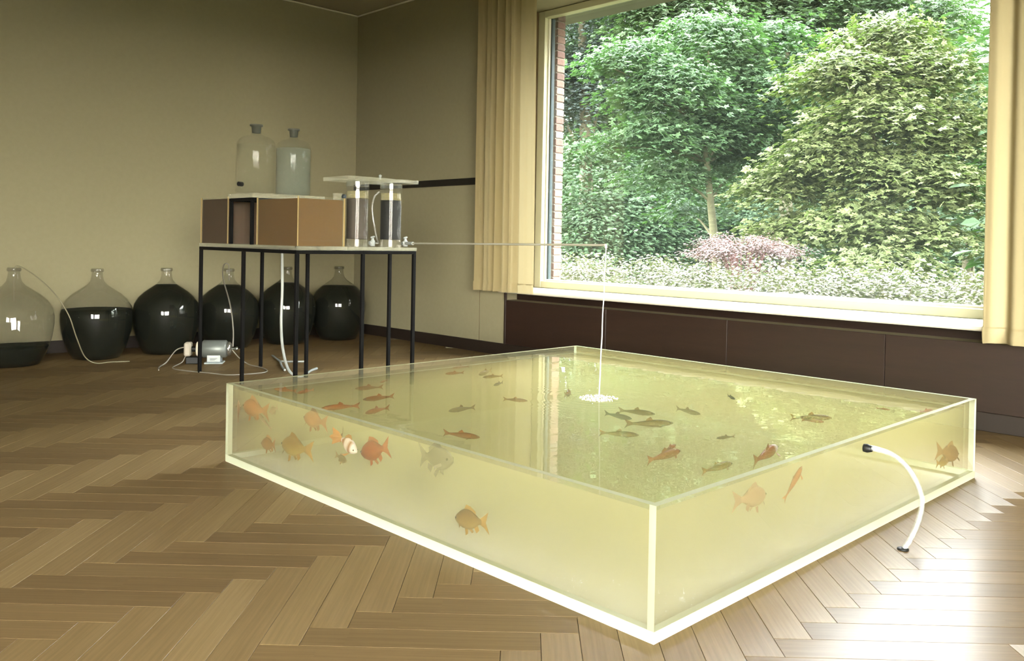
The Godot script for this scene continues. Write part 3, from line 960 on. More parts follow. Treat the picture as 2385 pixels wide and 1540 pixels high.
# ---------------------------------------------------------------- filter columns
func build_filters() -> void:
	var base := thing("acrylic_sheet", "clear acrylic base plate under the two filter columns", "plate")
	edged_panel(base, "plate", Vector3(1.262, 0.858, -3.49), Vector3(1.775, 0.8795, -3.21), 1, M.clear_edge, M.clear)
	column(Vector3(1.412, 0.88, -3.35), "clear filter column of grey-brown granules beside the brown container", M.grey_medium)
	column(Vector3(1.668, 0.88, -3.35), "clear filter column packed with black charcoal at the table end", M.charcoal)
	var lid := thing("acrylic_sheet", "clear acrylic plate lying across the tops of both filter columns", "plate")
	edged_panel(lid, "plate", Vector3(1.25, 1.2855, -3.49), Vector3(1.78, 1.309, -3.21), 1, M.clear_edge, M.clear)
	part(lid, "nozzle", lathe([Vector2(0, 0.0), Vector2(0.008, 0.0), Vector2(0.008, 0.02), Vector2(0.012, 0.024), Vector2(0.006, 0.032), Vector2(0, 0.032)], 14), M.milky_tube, Vector3(1.58, 1.3092, -3.35))
	# clear cone added in place of a container edge seen refracted
	var fu := thing("refraction_cone", "slim clear cone added for a refracted container edge beside the grey filter column", "funnel")
	part(fu, "cone", lathe([Vector2(0.005, 0.0), Vector2(0.010, 0.01), Vector2(0.030, 0.325), Vector2(0.031, 0.33)], 24), pane(Color(0.9, 0.9, 0.8), 0.12, 0.03), Vector3(1.30, 0.8802, -3.40))
	# stopcocks and tubing
	var spots := [Vector3(1.483, 0.905, -3.318), Vector3(1.739, 0.905, -3.318)]
	var which := ["grey", "black"]
	for k in 2:
		var v := thing("stopcock", "clear plastic stopcock at the foot of the %s filter column" % which[k], "valve", spots[k])
		part(v, "body", tube([Vector3(0.0, 0, 0), Vector3(0.035, 0, 0.004)], 0.012, 2, -1.0, 14), M.milky_tube)
		part(v, "collar", lathe([Vector2(0, -0.02), Vector2(0.016, -0.02), Vector2(0.016, 0.014), Vector2(0.009, 0.02), Vector2(0.009, 0.03), Vector2(0, 0.03)], 16), M.milky_tube, Vector3(0.022, 0, 0.003))
		part(v, "handle", box(Vector3(0.045, 0.012, 0.014), 0.004), M.milky_tube, Vector3(0.022, 0.037, 0.003), Vector3(0, 0.5, 0.15))
	var cl: Material = M.clear_tube
	solo("transfer_tube", "clear tube looping from the grey column's stopcock to the charcoal column", "tube", tube([Vector3(1.52, 0.905, -3.313), Vector3(1.56, 0.905, -3.33), Vector3(1.592, 0.93, -3.39), Vector3(1.594, 1.0, -3.42), Vector3(1.582, 1.12, -3.435), Vector3(1.59, 1.2, -3.425), Vector3(1.612, 1.235, -3.40)], 0.006, 6, -1.0, 10), cl)
	solo("inlet_tube", "thin tube drooping from the near brown container into the grey column", "tube", tube([Vector3(1.236, 1.158, -3.25), Vector3(1.262, 1.13, -3.27), Vector3(1.29, 1.125, -3.31), Vector3(1.325, 1.17, -3.36), Vector3(1.352, 1.195, -3.392)], 0.005, 6, -1.0, 8), cl)
	solo("tube_fitting", "small dark fitting at the top of the near brown container", "fitting", lathe([Vector2(0, -0.012), Vector2(0.013, -0.012), Vector2(0.015, 0.0), Vector2(0.010, 0.012), Vector2(0, 0.012)], 14), mat(Color(0.16, 0.2, 0.22), 0.4), Vector3(1.238, 1.183, -3.235))
	# outlet pipe reaching out over the basin, and the falling jet
	var a := Vector3(1.77, 0.9055, -3.312)
	var tip := Vector3(1.05, 0.923, -1.045)
	var op := thing("outlet_pipe", "thin clear pipe reaching from the charcoal column out over the basin", "pipe")
	part(op, "pipe", tube([a, a.lerp(tip, 0.5), tip], 0.0062, 3, 0.0052, 10), M.pipe)
	part(op, "inner_bore", tube([a, a.lerp(tip, 0.5), tip], 0.0035, 3, -1.0, 8), M.milky_tube)
	part(op, "sleeve", tube([a + Vector3(-0.01, 0, 0.0), a.lerp(tip, 0.05)], 0.011, 2, -1.0, 12), M.milky_tube)
	part(op, "elbow", tube([tip, tip + Vector3(-0.003, -0.002, 0.008), tip + Vector3(-0.004, -0.012, 0.01)], 0.0062, 4, -1.0, 10), M.pipe)
	var j0 := tip + Vector3(-0.004, -0.012, 0.01)
	var jp := []
	for k in 13:
		var f := k / 12.0
		jp.append(Vector3(lerpf(j0.x, 1.041, f), lerpf(j0.y, WATER_Y + 0.001, f), lerpf(j0.z, -1.052, f)) + Vector3(sin(k * 2.1) * 0.0007, 0, cos(k * 1.7) * 0.0007))
	solo("water_jet", "thin vertical jet of water falling from the pipe into the basin", "water jet", tube(jp, 0.0022, 4, 0.0032, 8), M.jet)


func column(at: Vector3, label: String, medium: Material) -> void:
	var c := thing("filter_column", label, "filter", at)
	var r := 0.072
	part(c, "cylinder", lathe([Vector2(r, 0.0), Vector2(r, 0.405)], 48), M.column_acrylic)
	part(c, "base_block", lathe([Vector2(0, 0.0), Vector2(r - 0.004, 0.0), Vector2(r - 0.004, 0.045), Vector2(0, 0.045)], 40, true), pane(Color(0.80, 0.78, 0.66), 0.10, 0.05))
	part(c, "filter_medium", lathe([Vector2(0, 0.048), Vector2(r - 0.006, 0.048), Vector2(r - 0.006, 0.298), Vector2(0, 0.30)], 40, true), medium)
	part(c, "water", lathe([Vector2(0, 0.302), Vector2(r - 0.006, 0.302), Vector2(r - 0.006, 0.345), Vector2(0, 0.345)], 40, true), pane(Color(0.80, 0.76, 0.52), 0.2, 0.05))
	part(c, "cap", lathe([Vector2(0, 0.375), Vector2(r - 0.002, 0.375), Vector2(r - 0.002, 0.404), Vector2(0, 0.404)], 40, true), pane(Color(0.80, 0.81, 0.76), 0.06, 0.05))
	part(c, "ring", lathe([Vector2(r + 0.0005, 0.0), Vector2(r + 0.006, 0.0), Vector2(r + 0.006, 0.012), Vector2(r + 0.0005, 0.012)], 40, true), M.column_acrylic)


# ---------------------------------------------------------------- demijohns along the back wall
func build_demijohns() -> void:
	var rows := [
		["nearly empty glass demijohn with a thin tube in its neck", 0.06, -5.56, 0.13, 1.02],
		["glass demijohn two thirds full, its waterline above the widest part", 0.625, -5.6, 0.365, 1.0],
		["glass demijohn filled to the shoulder, left of the table", 1.145, -5.6, 0.54, 1.0],
		["dark filled demijohn behind the pump, tube in its neck", 1.675, -5.62, 0.53, 0.985],
		["dark filled demijohn behind the middle table legs", 2.215, -5.62, 0.53, 1.0],
		["dark demijohn nearest the room corner, filled below the shoulder", 2.745, -5.62, 0.49, 1.0]]
	for row in rows:
		var d := thing("demijohn", row[0], "demijohn", Vector3(row[1], 0.0005, row[2]), "demijohns along the back wall")
		var k: float = row[4]
		var prof := [Vector2(0.0, 0.012), Vector2(0.14, 0.0), Vector2(0.165, 0.006), Vector2(0.19, 0.05), Vector2(0.218, 0.12), Vector2(0.240, 0.20), Vector2(0.250, 0.28), Vector2(0.250, 0.335), Vector2(0.238, 0.39), Vector2(0.208, 0.44), Vector2(0.165, 0.482), Vector2(0.115, 0.517), Vector2(0.07, 0.548), Vector2(0.047, 0.578), Vector2(0.040, 0.61), Vector2(0.037, 0.64), Vector2(0.041, 0.65), Vector2(0.043, 0.66), Vector2(0.041, 0.672), Vector2(0.037, 0.672)]
		var outer := []
		for p in prof:
			outer.append(p * k)
		part(d, "glass", lathe(outer, 56), M.demijohn_glass)
		var level: float = row[3]
		var inner := [Vector2(0, 0.016)]
		for i in range(1, prof.size()):
			var p: Vector2 = prof[i]
			if p.y >= level:
				var q: Vector2 = prof[i - 1]
				var f := (level - q.y) / (p.y - q.y)
				inner.append(Vector2(lerpf(q.x, p.x, f) - 0.006, level))
				break
			inner.append(Vector2(p.x - 0.006, maxf(p.y, 0.006)))
		inner.append(Vector2(0, level))
		for i in inner.size():
			inner[i] = inner[i] * k
		part(d, "liquid", lathe(inner, 48), M.sewage)
		part(d, "lip", lathe([Vector2(0.042 * k, 0.645 * k), Vector2(0.046 * k, 0.65 * k), Vector2(0.046 * k, 0.662 * k), Vector2(0.042 * k, 0.667 * k)], 28), M.demijohn_glass)


# ---------------------------------------------------------------- curtains
func curtain_mesh(z0: float, z1: float, x: float, y0: float, y1: float, amp: float, folds: float, phase: float, flat_from: float, gather: float) -> ArrayMesh:
	var st := new_st()
	st.set_smooth_group(0)
	var nz := 200
	var ny := 16
	var rows := []
	for j in ny + 1:
		var fy := float(j) / ny
		var row := PackedVector3Array()
		for i in nz + 1:
			var f := float(i) / nz
			var a := f * TAU * folds + phase + 0.9 * sin(f * 11.0) + 0.25 * sin(fy * 2.2 + f * 6.0)
			var depth := amp * lerpf(1.0, 0.12, smoothstep(flat_from, flat_from + 0.08, f))
			var squeeze := 1.0 - gather * fy
			var zz := z0 + (z1 - z0) * (f * squeeze) + 0.5 * depth * cos(a * 0.5)
			row.append(Vector3(x + depth * (sin(a) + 0.35 * sin(a * 2.3 + 1.0)), lerpf(y0, y1, fy), zz))
		rows.append(row)
	for j in ny:
		for i in nz:
			quad_out(st, rows[j][i], rows[j][i + 1], rows[j + 1][i + 1], rows[j + 1][i], rows[j][i] + Vector3(5, 0, 0))
	return finish(st)


func build_curtains() -> void:
	var l := thing("curtain", "gathered cream curtain hanging left of the window, its hem at the sill", "curtain")
	part(l, "cloth", curtain_mesh(-4.12, -3.425, 3.075, 0.60, 3.08, 0.030, 7.0, 0.4, 0.70, 0.04), M.curtain)
	part(l, "hem", curtain_mesh(-4.12, -3.425, 3.070, 0.528, 0.602, 0.031, 7.0, 0.4, 0.70, 0.0), M.curtain)
	var r := thing("curtain", "cream curtain at the right edge of the window, cut off by the picture", "curtain")
	part(r, "cloth", curtain_mesh(-0.27, 1.0, 3.055, 0.545, 3.08, 0.032, 9.0, 2.2, 1.2, -0.0), M.curtain)
	part(r, "hem", curtain_mesh(-0.27, 1.0, 3.050, 0.468, 0.547, 0.033, 9.0, 2.2, 1.2, -0.0), M.curtain)
	var rail := slab(self, "curtain_rail", Vector3(3.04, 3.085, -4.3), Vector3(3.10, CEIL - 0.001, 4.6), M.white_paint, 0.003)
	rail.remove_meta("kind")
	tag(rail, "white ceiling rail the curtains hang from, above the picture", "rail")


# ---------------------------------------------------------------- fish
const FISH_COLOURS := {
	"rust": [Color(0.30, 0.085, 0.018), Color(0.34, 0.13, 0.035), Color(0.36, 0.125, 0.03)],
	"brown": [Color(0.204, 0.066, 0.012), Color(0.264, 0.108, 0.030), Color(0.312, 0.114, 0.024)],
	"golden": [Color(0.216, 0.108, 0.012), Color(0.330, 0.216, 0.036), Color(0.360, 0.180, 0.024)],
	"red": [Color(0.228, 0.036, 0.005), Color(0.252, 0.054, 0.007), Color(0.330, 0.078, 0.012)],
	"bronze": [Color(0.156, 0.072, 0.012), Color(0.252, 0.156, 0.036), Color(0.330, 0.180, 0.030)],
	"orange": [Color(0.270, 0.084, 0.018), Color(0.312, 0.132, 0.042), Color(0.348, 0.144, 0.042)],
	"peach": [Color(0.288, 0.162, 0.084), Color(0.330, 0.216, 0.120), Color(0.348, 0.204, 0.108)],
	"calico": [Color(0.276, 0.060, 0.009), Color(0.850, 0.720, 0.600), Color(0.360, 0.144, 0.024)],
	"dull": [Color(0.168, 0.120, 0.042), Color(0.228, 0.168, 0.072), Color(0.288, 0.180, 0.060)],
	"olive": [Color(0.20, 0.135, 0.035), Color(0.28, 0.2, 0.07), Color(0.32, 0.2, 0.06)],
	"grey": [Color(0.084, 0.060, 0.024), Color(0.162, 0.126, 0.066), Color(0.180, 0.120, 0.048)],
	"water_haze": [Color(0.144, 0.132, 0.072), Color(0.180, 0.168, 0.096), Color(0.204, 0.186, 0.108)],  # tint close to the water, so its haze is painted onto the fish
}


func fin(st: SurfaceTool, rim: Array, root_a: Vector3, root_b: Vector3, c: Color) -> void:
	# a thin webbed fin: fan between its root line and its rim, with a little thickness
	var pts := [root_a]
	pts.append_array(rim)
	pts.append(root_b)
	st.set_color(c)
	st.set_smooth_group(-1)
	var n := Vector3.ZERO
	for i in range(1, pts.size() - 1):
		n += (pts[i] - pts[0]).cross(pts[i + 1] - pts[0])
	n = n.normalized() * 0.004
	for i in range(1, pts.size() - 1):
		for s in [-1.0, 1.0]:
			tri_out(st, pts[0] + n * s, pts[i] + n * s * 0.4, pts[i + 1] + n * s * 0.4, (pts[0] + pts[i] + pts[i + 1]) / 3.0 - n * s * 3.0)


func fish_mesh(kind: String, cols: Array, bend: float) -> ArrayMesh:
	# snout at x = 0, tail tip at x = 1, back up
	var st := new_st()
	var slim := kind == "slim"
	var prof: Array
	if slim:
		prof = [[0.0, 0.004, 0.004], [0.03, 0.022, 0.020], [0.09, 0.045, 0.038], [0.18, 0.064, 0.05], [0.3, 0.075, 0.055], [0.42, 0.074, 0.05], [0.54, 0.062, 0.04], [0.66, 0.044, 0.028], [0.76, 0.030, 0.018], [0.83, 0.026, 0.012], [0.86, 0.022, 0.006]]
	else:
		prof = [[0.0, 0.006, 0.006], [0.025, 0.045, 0.035], [0.08, 0.095, 0.062], [0.16, 0.148, 0.085], [0.26, 0.188, 0.098], [0.37, 0.200, 0.098], [0.47, 0.182, 0.085], [0.56, 0.140, 0.062], [0.64, 0.092, 0.042], [0.70, 0.062, 0.026], [0.75, 0.055, 0.014], [0.78, 0.05, 0.006]]
	var seg := 12
	var rings := []
	for p in prof:
		var ring := []
		for k in seg:
			var a := TAU * k / seg
			var y: float = sin(a) * p[1] * (1.0 if sin(a) > 0.0 else 0.9)
			ring.append(Vector3(p[0], y, cos(a) * p[2] + bend * p[0] * p[0]))
		rings.append(ring)
	st.set_smooth_group(0)
	var shade := func(v: Vector3, x: float) -> Color:
		var f := clampf(v.y / 0.16 + 0.45, 0.0, 1.0) if not slim else clampf(v.y / 0.06 + 0.45, 0.0, 1.0)
		if kind == "fan" or (slim and cols[1].r > 0.8):
			f = 1.0 if (sin(x * 16.0 + v.z * 30.0) > 0.15 and x > 0.2) else 0.0
			if slim and x > 0.24:
				f = 1.0
		return cols[1].lerp(cols[0], f)
	for i in rings.size() - 1:
		for k in seg:
			var q := [rings[i][k], rings[i][(k + 1) % seg], rings[i + 1][(k + 1) % seg], rings[i + 1][k]]
			var mid := Vector3(prof[i][0], 0, bend * prof[i][0] * prof[i][0])
			for tr in [[0, 1, 2], [0, 2, 3]]:
				var v: Array = [q[tr[0]], q[tr[1]], q[tr[2]]]
				if (v[0] - v[2]).cross(v[0] - v[1]).dot((v[0] + v[1] + v[2]) / 3.0 - mid) < 0.0:
					v = [v[0], v[2], v[1]]
				for w in v:
					st.set_color(shade.call(w, w.x))
					st.add_vertex(w)
	var tz := bend * 0.8
	var fc: Color = cols[2]
	if slim:
		fin(st, [Vector3(0.93, 0.05, tz), Vector3(1.0, 0.095, tz * 1.2), Vector3(0.94, 0.0, tz * 1.1), Vector3(1.0, -0.095, tz * 1.2), Vector3(0.93, -0.05, tz)], Vector3(0.82, 0.02, tz * 0.85), Vector3(0.82, -0.02, tz * 0.85), fc)
		fin(st, [Vector3(0.47, 0.135, 0), Vector3(0.56, 0.085, 0)], Vector3(0.42, 0.07, 0), Vector3(0.56, 0.055, 0), fc)
		for s in [-1.0, 1.0]:
			fin(st, [Vector3(0.28, -0.05, s * 0.12), Vector3(0.33, -0.055, s * 0.11)], Vector3(0.2, -0.03, s * 0.045), Vector3(0.25, -0.035, s * 0.05), fc)
	elif kind == "fan":
		for s in [-1.0, 1.0]:
			fin(st, [Vector3(0.82, 0.18, s * 0.06), Vector3(1.0, 0.24, s * 0.16), Vector3(0.94, 0.07, s * 0.15), Vector3(1.05, -0.05, s * 0.18), Vector3(0.93, -0.10, s * 0.13), Vector3(0.95, -0.24, s * 0.12)], Vector3(0.72, 0.05, 0), Vector3(0.72, -0.05, 0), fc)
		fin(st, [Vector3(0.36, 0.30, 0), Vector3(0.48, 0.27, 0), Vector3(0.6, 0.16, 0)], Vector3(0.28, 0.18, 0), Vector3(0.58, 0.11, 0), fc)
		for s in [-1.0, 1.0]:
			fin(st, [Vector3(0.3, -0.24, s * 0.14), Vector3(0.38, -0.22, s * 0.13)], Vector3(0.2, -0.12, s * 0.07), Vector3(0.27, -0.15, s * 0.07), fc)
	else:
		fin(st, [Vector3(0.86, 0.10, tz), Vector3(1.0, 0.20, tz * 1.3), Vector3(0.90, 0.0, tz * 1.1), Vector3(0.99, -0.21, tz * 1.3), Vector3(0.85, -0.10, tz)], Vector3(0.73, 0.05, tz * 0.7), Vector3(0.73, -0.05, tz * 0.7), fc)
		fin(st, [Vector3(0.34, 0.275, 0), Vector3(0.46, 0.25, 0), Vector3(0.6, 0.165, 0)], Vector3(0.27, 0.18, 0), Vector3(0.6, 0.10, 0), fc)
		fin(st, [Vector3(0.58, -0.23, 0), Vector3(0.66, -0.17, 0)], Vector3(0.52, -0.13, 0), Vector3(0.63, -0.08, 0), fc)
		for s in [-1.0, 1.0]:
			fin(st, [Vector3(0.36, -0.27, s * 0.08), Vector3(0.42, -0.235, s * 0.07)], Vector3(0.31, -0.16, s * 0.04), Vector3(0.39, -0.16, s * 0.04), fc)
			fin(st, [Vector3(0.28, -0.13, s * 0.16), Vector3(0.31, -0.08, s * 0.15)], Vector3(0.19, -0.08, s * 0.08), Vector3(0.21, -0.04, s * 0.085), fc)
	return finish(st)


const FISH := [
	["gold", Vector3(0.065, 0.228, -2.150), Vector3(0.065, 0.228, -1.955), "x", "rust", "rust-brown goldfish nosing down at the far left corner of the basin"],
	["slim", Vector3(0.100, 0.201, -2.100), Vector3(0.100, 0.148, -1.990), "x", "peach", "pale peach fish trailing below the rust-brown goldfish in the left corner"],
	["gold", Vector3(0.070, 0.096, -2.003), Vector3(0.070, 0.114, -1.868), "x", "brown", "small brown-orange goldfish left of the large golden one"],
	["gold", Vector3(0.070, 0.126, -1.839), Vector3(0.070, 0.129, -1.635), "x", "golden", "large golden-yellow goldfish between the small brown one and the fan-tailed one"],
	["fan", Vector3(0.070, 0.187, -1.328), Vector3(0.070, 0.227, -1.459), "x", "calico", "red and white fan-tailed goldfish diving with its tail up"],
	["gold", Vector3(0.080, 0.137, -1.406), Vector3(0.080, 0.150, -1.481), "x", "dull", "tiny drab goldfish under the fan-tailed one"],
	["gold", Vector3(0.060, 0.194, -1.284), Vector3(0.060, 0.248, -1.112), "x", "red", "large deep red goldfish with notched tail near the long front pane"],
	["gold", Vector3(0.100, 0.242, -1.729), Vector3(0.100, 0.243, -1.562), "x", "rust", "hazy reddish goldfish just under the rim left of the fan-tailed one"],
	["gold", Vector3(0.060, 0.094, -0.783), Vector3(0.060, 0.116, -0.626), "x", "bronze", "lone bronze goldfish low in the middle of the long front pane"],
	["gold", Vector3(0.110, 0.243, -0.857), Vector3(0.110, 0.222, -1.055), "x", "water_haze", "fish just below the rim, tinted grey-green like haze in the water"],
	["slim", Vector3(0.040, 0.254, -2.150), Vector3(0.040, 0.160, -2.145), "x", "peach", "upright pinkish fish pressed in the far left corner"],
	["gold", Vector3(0.100, 0.216, -1.999), Vector3(0.100, 0.253, -1.931), "x", "peach", "faint blurred fish right of the rust-brown goldfish in the left corner"],
	["gold", Vector3(2.140, 0.089, -0.060), Vector3(1.955, 0.131, -0.060), "z", "brown", "brown goldfish swimming right beside the far right corner"],
	["gold", Vector3(1.975, 0.091, -0.045), Vector3(1.883, 0.096, -0.045), "z", "golden", "tiny yellow goldfish under the brown one by the right corner"],
	["slim", Vector3(0.837, 0.261, -0.070), Vector3(0.735, 0.173, -0.070), "z", "orange", "orange-brown fish diving steeply behind the short front pane, tail down"],
	["gold", Vector3(0.690, 0.196, -0.110), Vector3(0.528, 0.200, -0.110), "z", "peach", "blurred beige fish left of the steep orange one"],
	["slim", Vector3(0.722, 0.258, -0.435), Vector3(0.528, 0.258, -0.427), "y", "orange", "orange-brown fish with a shorter one beside it in the middle of the basin"],
	["slim", Vector3(0.755, 0.265, -0.476), Vector3(0.660, 0.265, -0.456), "y", "red", "short red fish tucked against the longer orange-brown one"],
	["slim", Vector3(0.997, 0.265, -0.243), Vector3(0.753, 0.265, -0.174), "y", "calico", "orange fish with a white head near the short front rim"],
	["slim", Vector3(0.689, 0.265, -0.221), Vector3(0.526, 0.265, -0.232), "y", "olive", "olive fish pointing at the hose side near the front corner"],
	["slim", Vector3(0.748, 0.272, -0.623), Vector3(0.669, 0.272, -0.739), "y", "olive", "olive fish, nearest of the shoal below the splash"],
	["slim", Vector3(1.001, 0.258, -0.852), Vector3(0.998, 0.258, -0.992), "y", "grey", "grey fish at the left end of the shoal below the splash"],
	["slim", Vector3(1.089, 0.272, -0.808), Vector3(1.044, 0.272, -0.952), "y", "olive", "olive fish highest in the shoal right of the splash"],
	["slim", Vector3(0.998, 0.274, -0.659), Vector3(0.846, 0.274, -0.765), "y", "olive", "longest yellow-olive fish in the shoal right of the splash"],
	["slim", Vector3(1.302, 0.255, -0.742), Vector3(1.315, 0.255, -0.879), "y", "olive", "faint olive fish at the right end of the shoal"],
	["slim", Vector3(1.545, 0.277, -0.313), Vector3(1.428, 0.277, -0.428), "y", "bronze", "long bronze fish of a pair near the window-side rim"],
	["slim", Vector3(1.474, 0.272, -0.309), Vector3(1.441, 0.272, -0.386), "y", "rust", "short reddish fish just below the long bronze one"],
	["slim", Vector3(1.877, 0.280, -0.227), Vector3(1.866, 0.280, -0.281), "y", "rust", "small brown fish near the right end of the window-side rim"],
	["slim", Vector3(1.999, 0.283, -0.108), Vector3(1.907, 0.283, -0.127), "y", "rust", "small reddish fish in the far right corner under the rim"],
	["slim", Vector3(1.585, 0.280, -0.759), Vector3(1.634, 0.280, -0.836), "y", "grey", "tiny dark fish alone midway along the window side"],
	["gold", Vector3(1.170, 0.277, -1.324), Vector3(1.099, 0.277, -1.287), "y", "orange", "tiny orange fish left of the white splash"],
	["slim", Vector3(0.304, 0.272, -0.949), Vector3(0.247, 0.272, -1.080), "y", "brown", "brown slender fish alone in the open water near the long front rim"],
	["slim", Vector3(0.867, 0.280, -1.284), Vector3(0.813, 0.280, -1.376), "y", "bronze", "bronze slender fish left of the tall white reflections"],
	["slim", Vector3(0.139, 0.279, -1.675), Vector3(0.287, 0.279, -1.633), "y", "rust", "rust-red slender fish touching the long front rim on the left"],
	["slim", Vector3(0.236, 0.272, -1.521), Vector3(0.369, 0.272, -1.564), "y", "orange", "short orange fish right of the rust-red slender one"],
	["slim", Vector3(0.362, 0.280, -1.724), Vector3(0.506, 0.280, -1.695), "y", "brown", "brown slender fish above the short orange one"],
	["slim", Vector3(0.503, 0.272, -1.992), Vector3(0.631, 0.272, -1.961), "y", "brown", "thin brown fish in the second row from the far left rim"],
	["slim", Vector3(0.661, 0.280, -2.024), Vector3(0.721, 0.280, -2.053), "y", "orange", "very small orange fish near the table-side rim"],
	["slim", Vector3(0.200, 0.283, -2.150), Vector3(0.242, 0.283, -2.037), "y", "orange", "long orange fish in the narrow left corner of the surface"],
	["slim", Vector3(0.232, 0.280, -2.014), Vector3(0.335, 0.280, -2.038), "y", "rust", "rust fish nose to tail with the long orange one"],
	["slim", Vector3(0.551, 0.258, -1.409), Vector3(0.687, 0.258, -1.412), "y", "dull", "thin drab fish in the open water left of the reflections"],
	["slim", Vector3(1.054, 0.280, -2.038), Vector3(1.154, 0.280, -2.013), "y", "orange", "orange fish under the table-side rim"],
	["slim", Vector3(1.128, 0.280, -1.848), Vector3(1.233, 0.280, -1.816), "y", "bronze", "bronze fish right of the orange one under the table-side rim"],
	["slim", Vector3(1.180, 0.277, -1.934), Vector3(1.329, 0.277, -1.996), "y", "olive", "olive fish touching the table-side rim"],
	["slim", Vector3(1.187, 0.283, -2.141), Vector3(1.302, 0.283, -2.147), "y", "peach", "pale fish closest to the table-side rim"],
	["slim", Vector3(0.970, 0.258, -0.458), Vector3(1.048, 0.258, -0.428), "y", "dull", "faint drab fish deep below the shoal"],
	["slim", Vector3(1.073, 0.265, -1.711), Vector3(1.171, 0.265, -1.741), "y", "grey", "small grey fish below the bronze one on the table side"],
]


func build_fish() -> void:
	var skin := mat(Color(1, 1, 1), 0.5, 0.22)
	skin.vertex_color_use_as_albedo = true
	skin.backlight_enabled = true
	skin.backlight = Color(0.55, 0.55, 0.55)
	skin.cull_mode = BaseMaterial3D.CULL_DISABLED
	var eye_mesh := SphereMesh.new()
	eye_mesh.radius = 0.022
	eye_mesh.height = 0.044
	eye_mesh.radial_segments = 10
	eye_mesh.rings = 6
	var eye_mat := mat(Color(0.05, 0.04, 0.03), 0.2)
	var r := RandomNumberGenerator.new()
	r.seed = 77
	for f in FISH:
		var kind: String = f[0]
		var head: Vector3 = f[1]
		var tail: Vector3 = f[2]
		var long := head.distance_to(tail)
		var along := (tail - head) / long
		var side := Vector3.RIGHT if f[3] == "x" else Vector3.BACK
		var up := Vector3.UP
		if f[3] == "y":
			side = along.cross(up).normalized()
			up = side.cross(along).normalized()
		else:
			up = side.cross(along).normalized()
			if up.y < 0.0:
				up = -up
			side = along.cross(up).normalized()
		var o := thing("goldfish" if kind != "slim" else "fish", f[5], "fish", head, "fish in the basin")
		o.basis = Basis(along * long, up * long, side * long)
		part(o, "body", fish_mesh(kind, FISH_COLOURS[f[4]], r.randf_range(-0.10, 0.10)), skin)
		if long > 0.07:
			for s in [-1.0, 1.0]:
				if kind == "slim":
					part(o, "eye", eye_mesh, eye_mat, Vector3(0.075, 0.012, s * 0.026)).scale = Vector3.ONE * 0.6
				else:
					part(o, "eye", eye_mesh, eye_mat, Vector3(0.085, 0.025, s * 0.052))


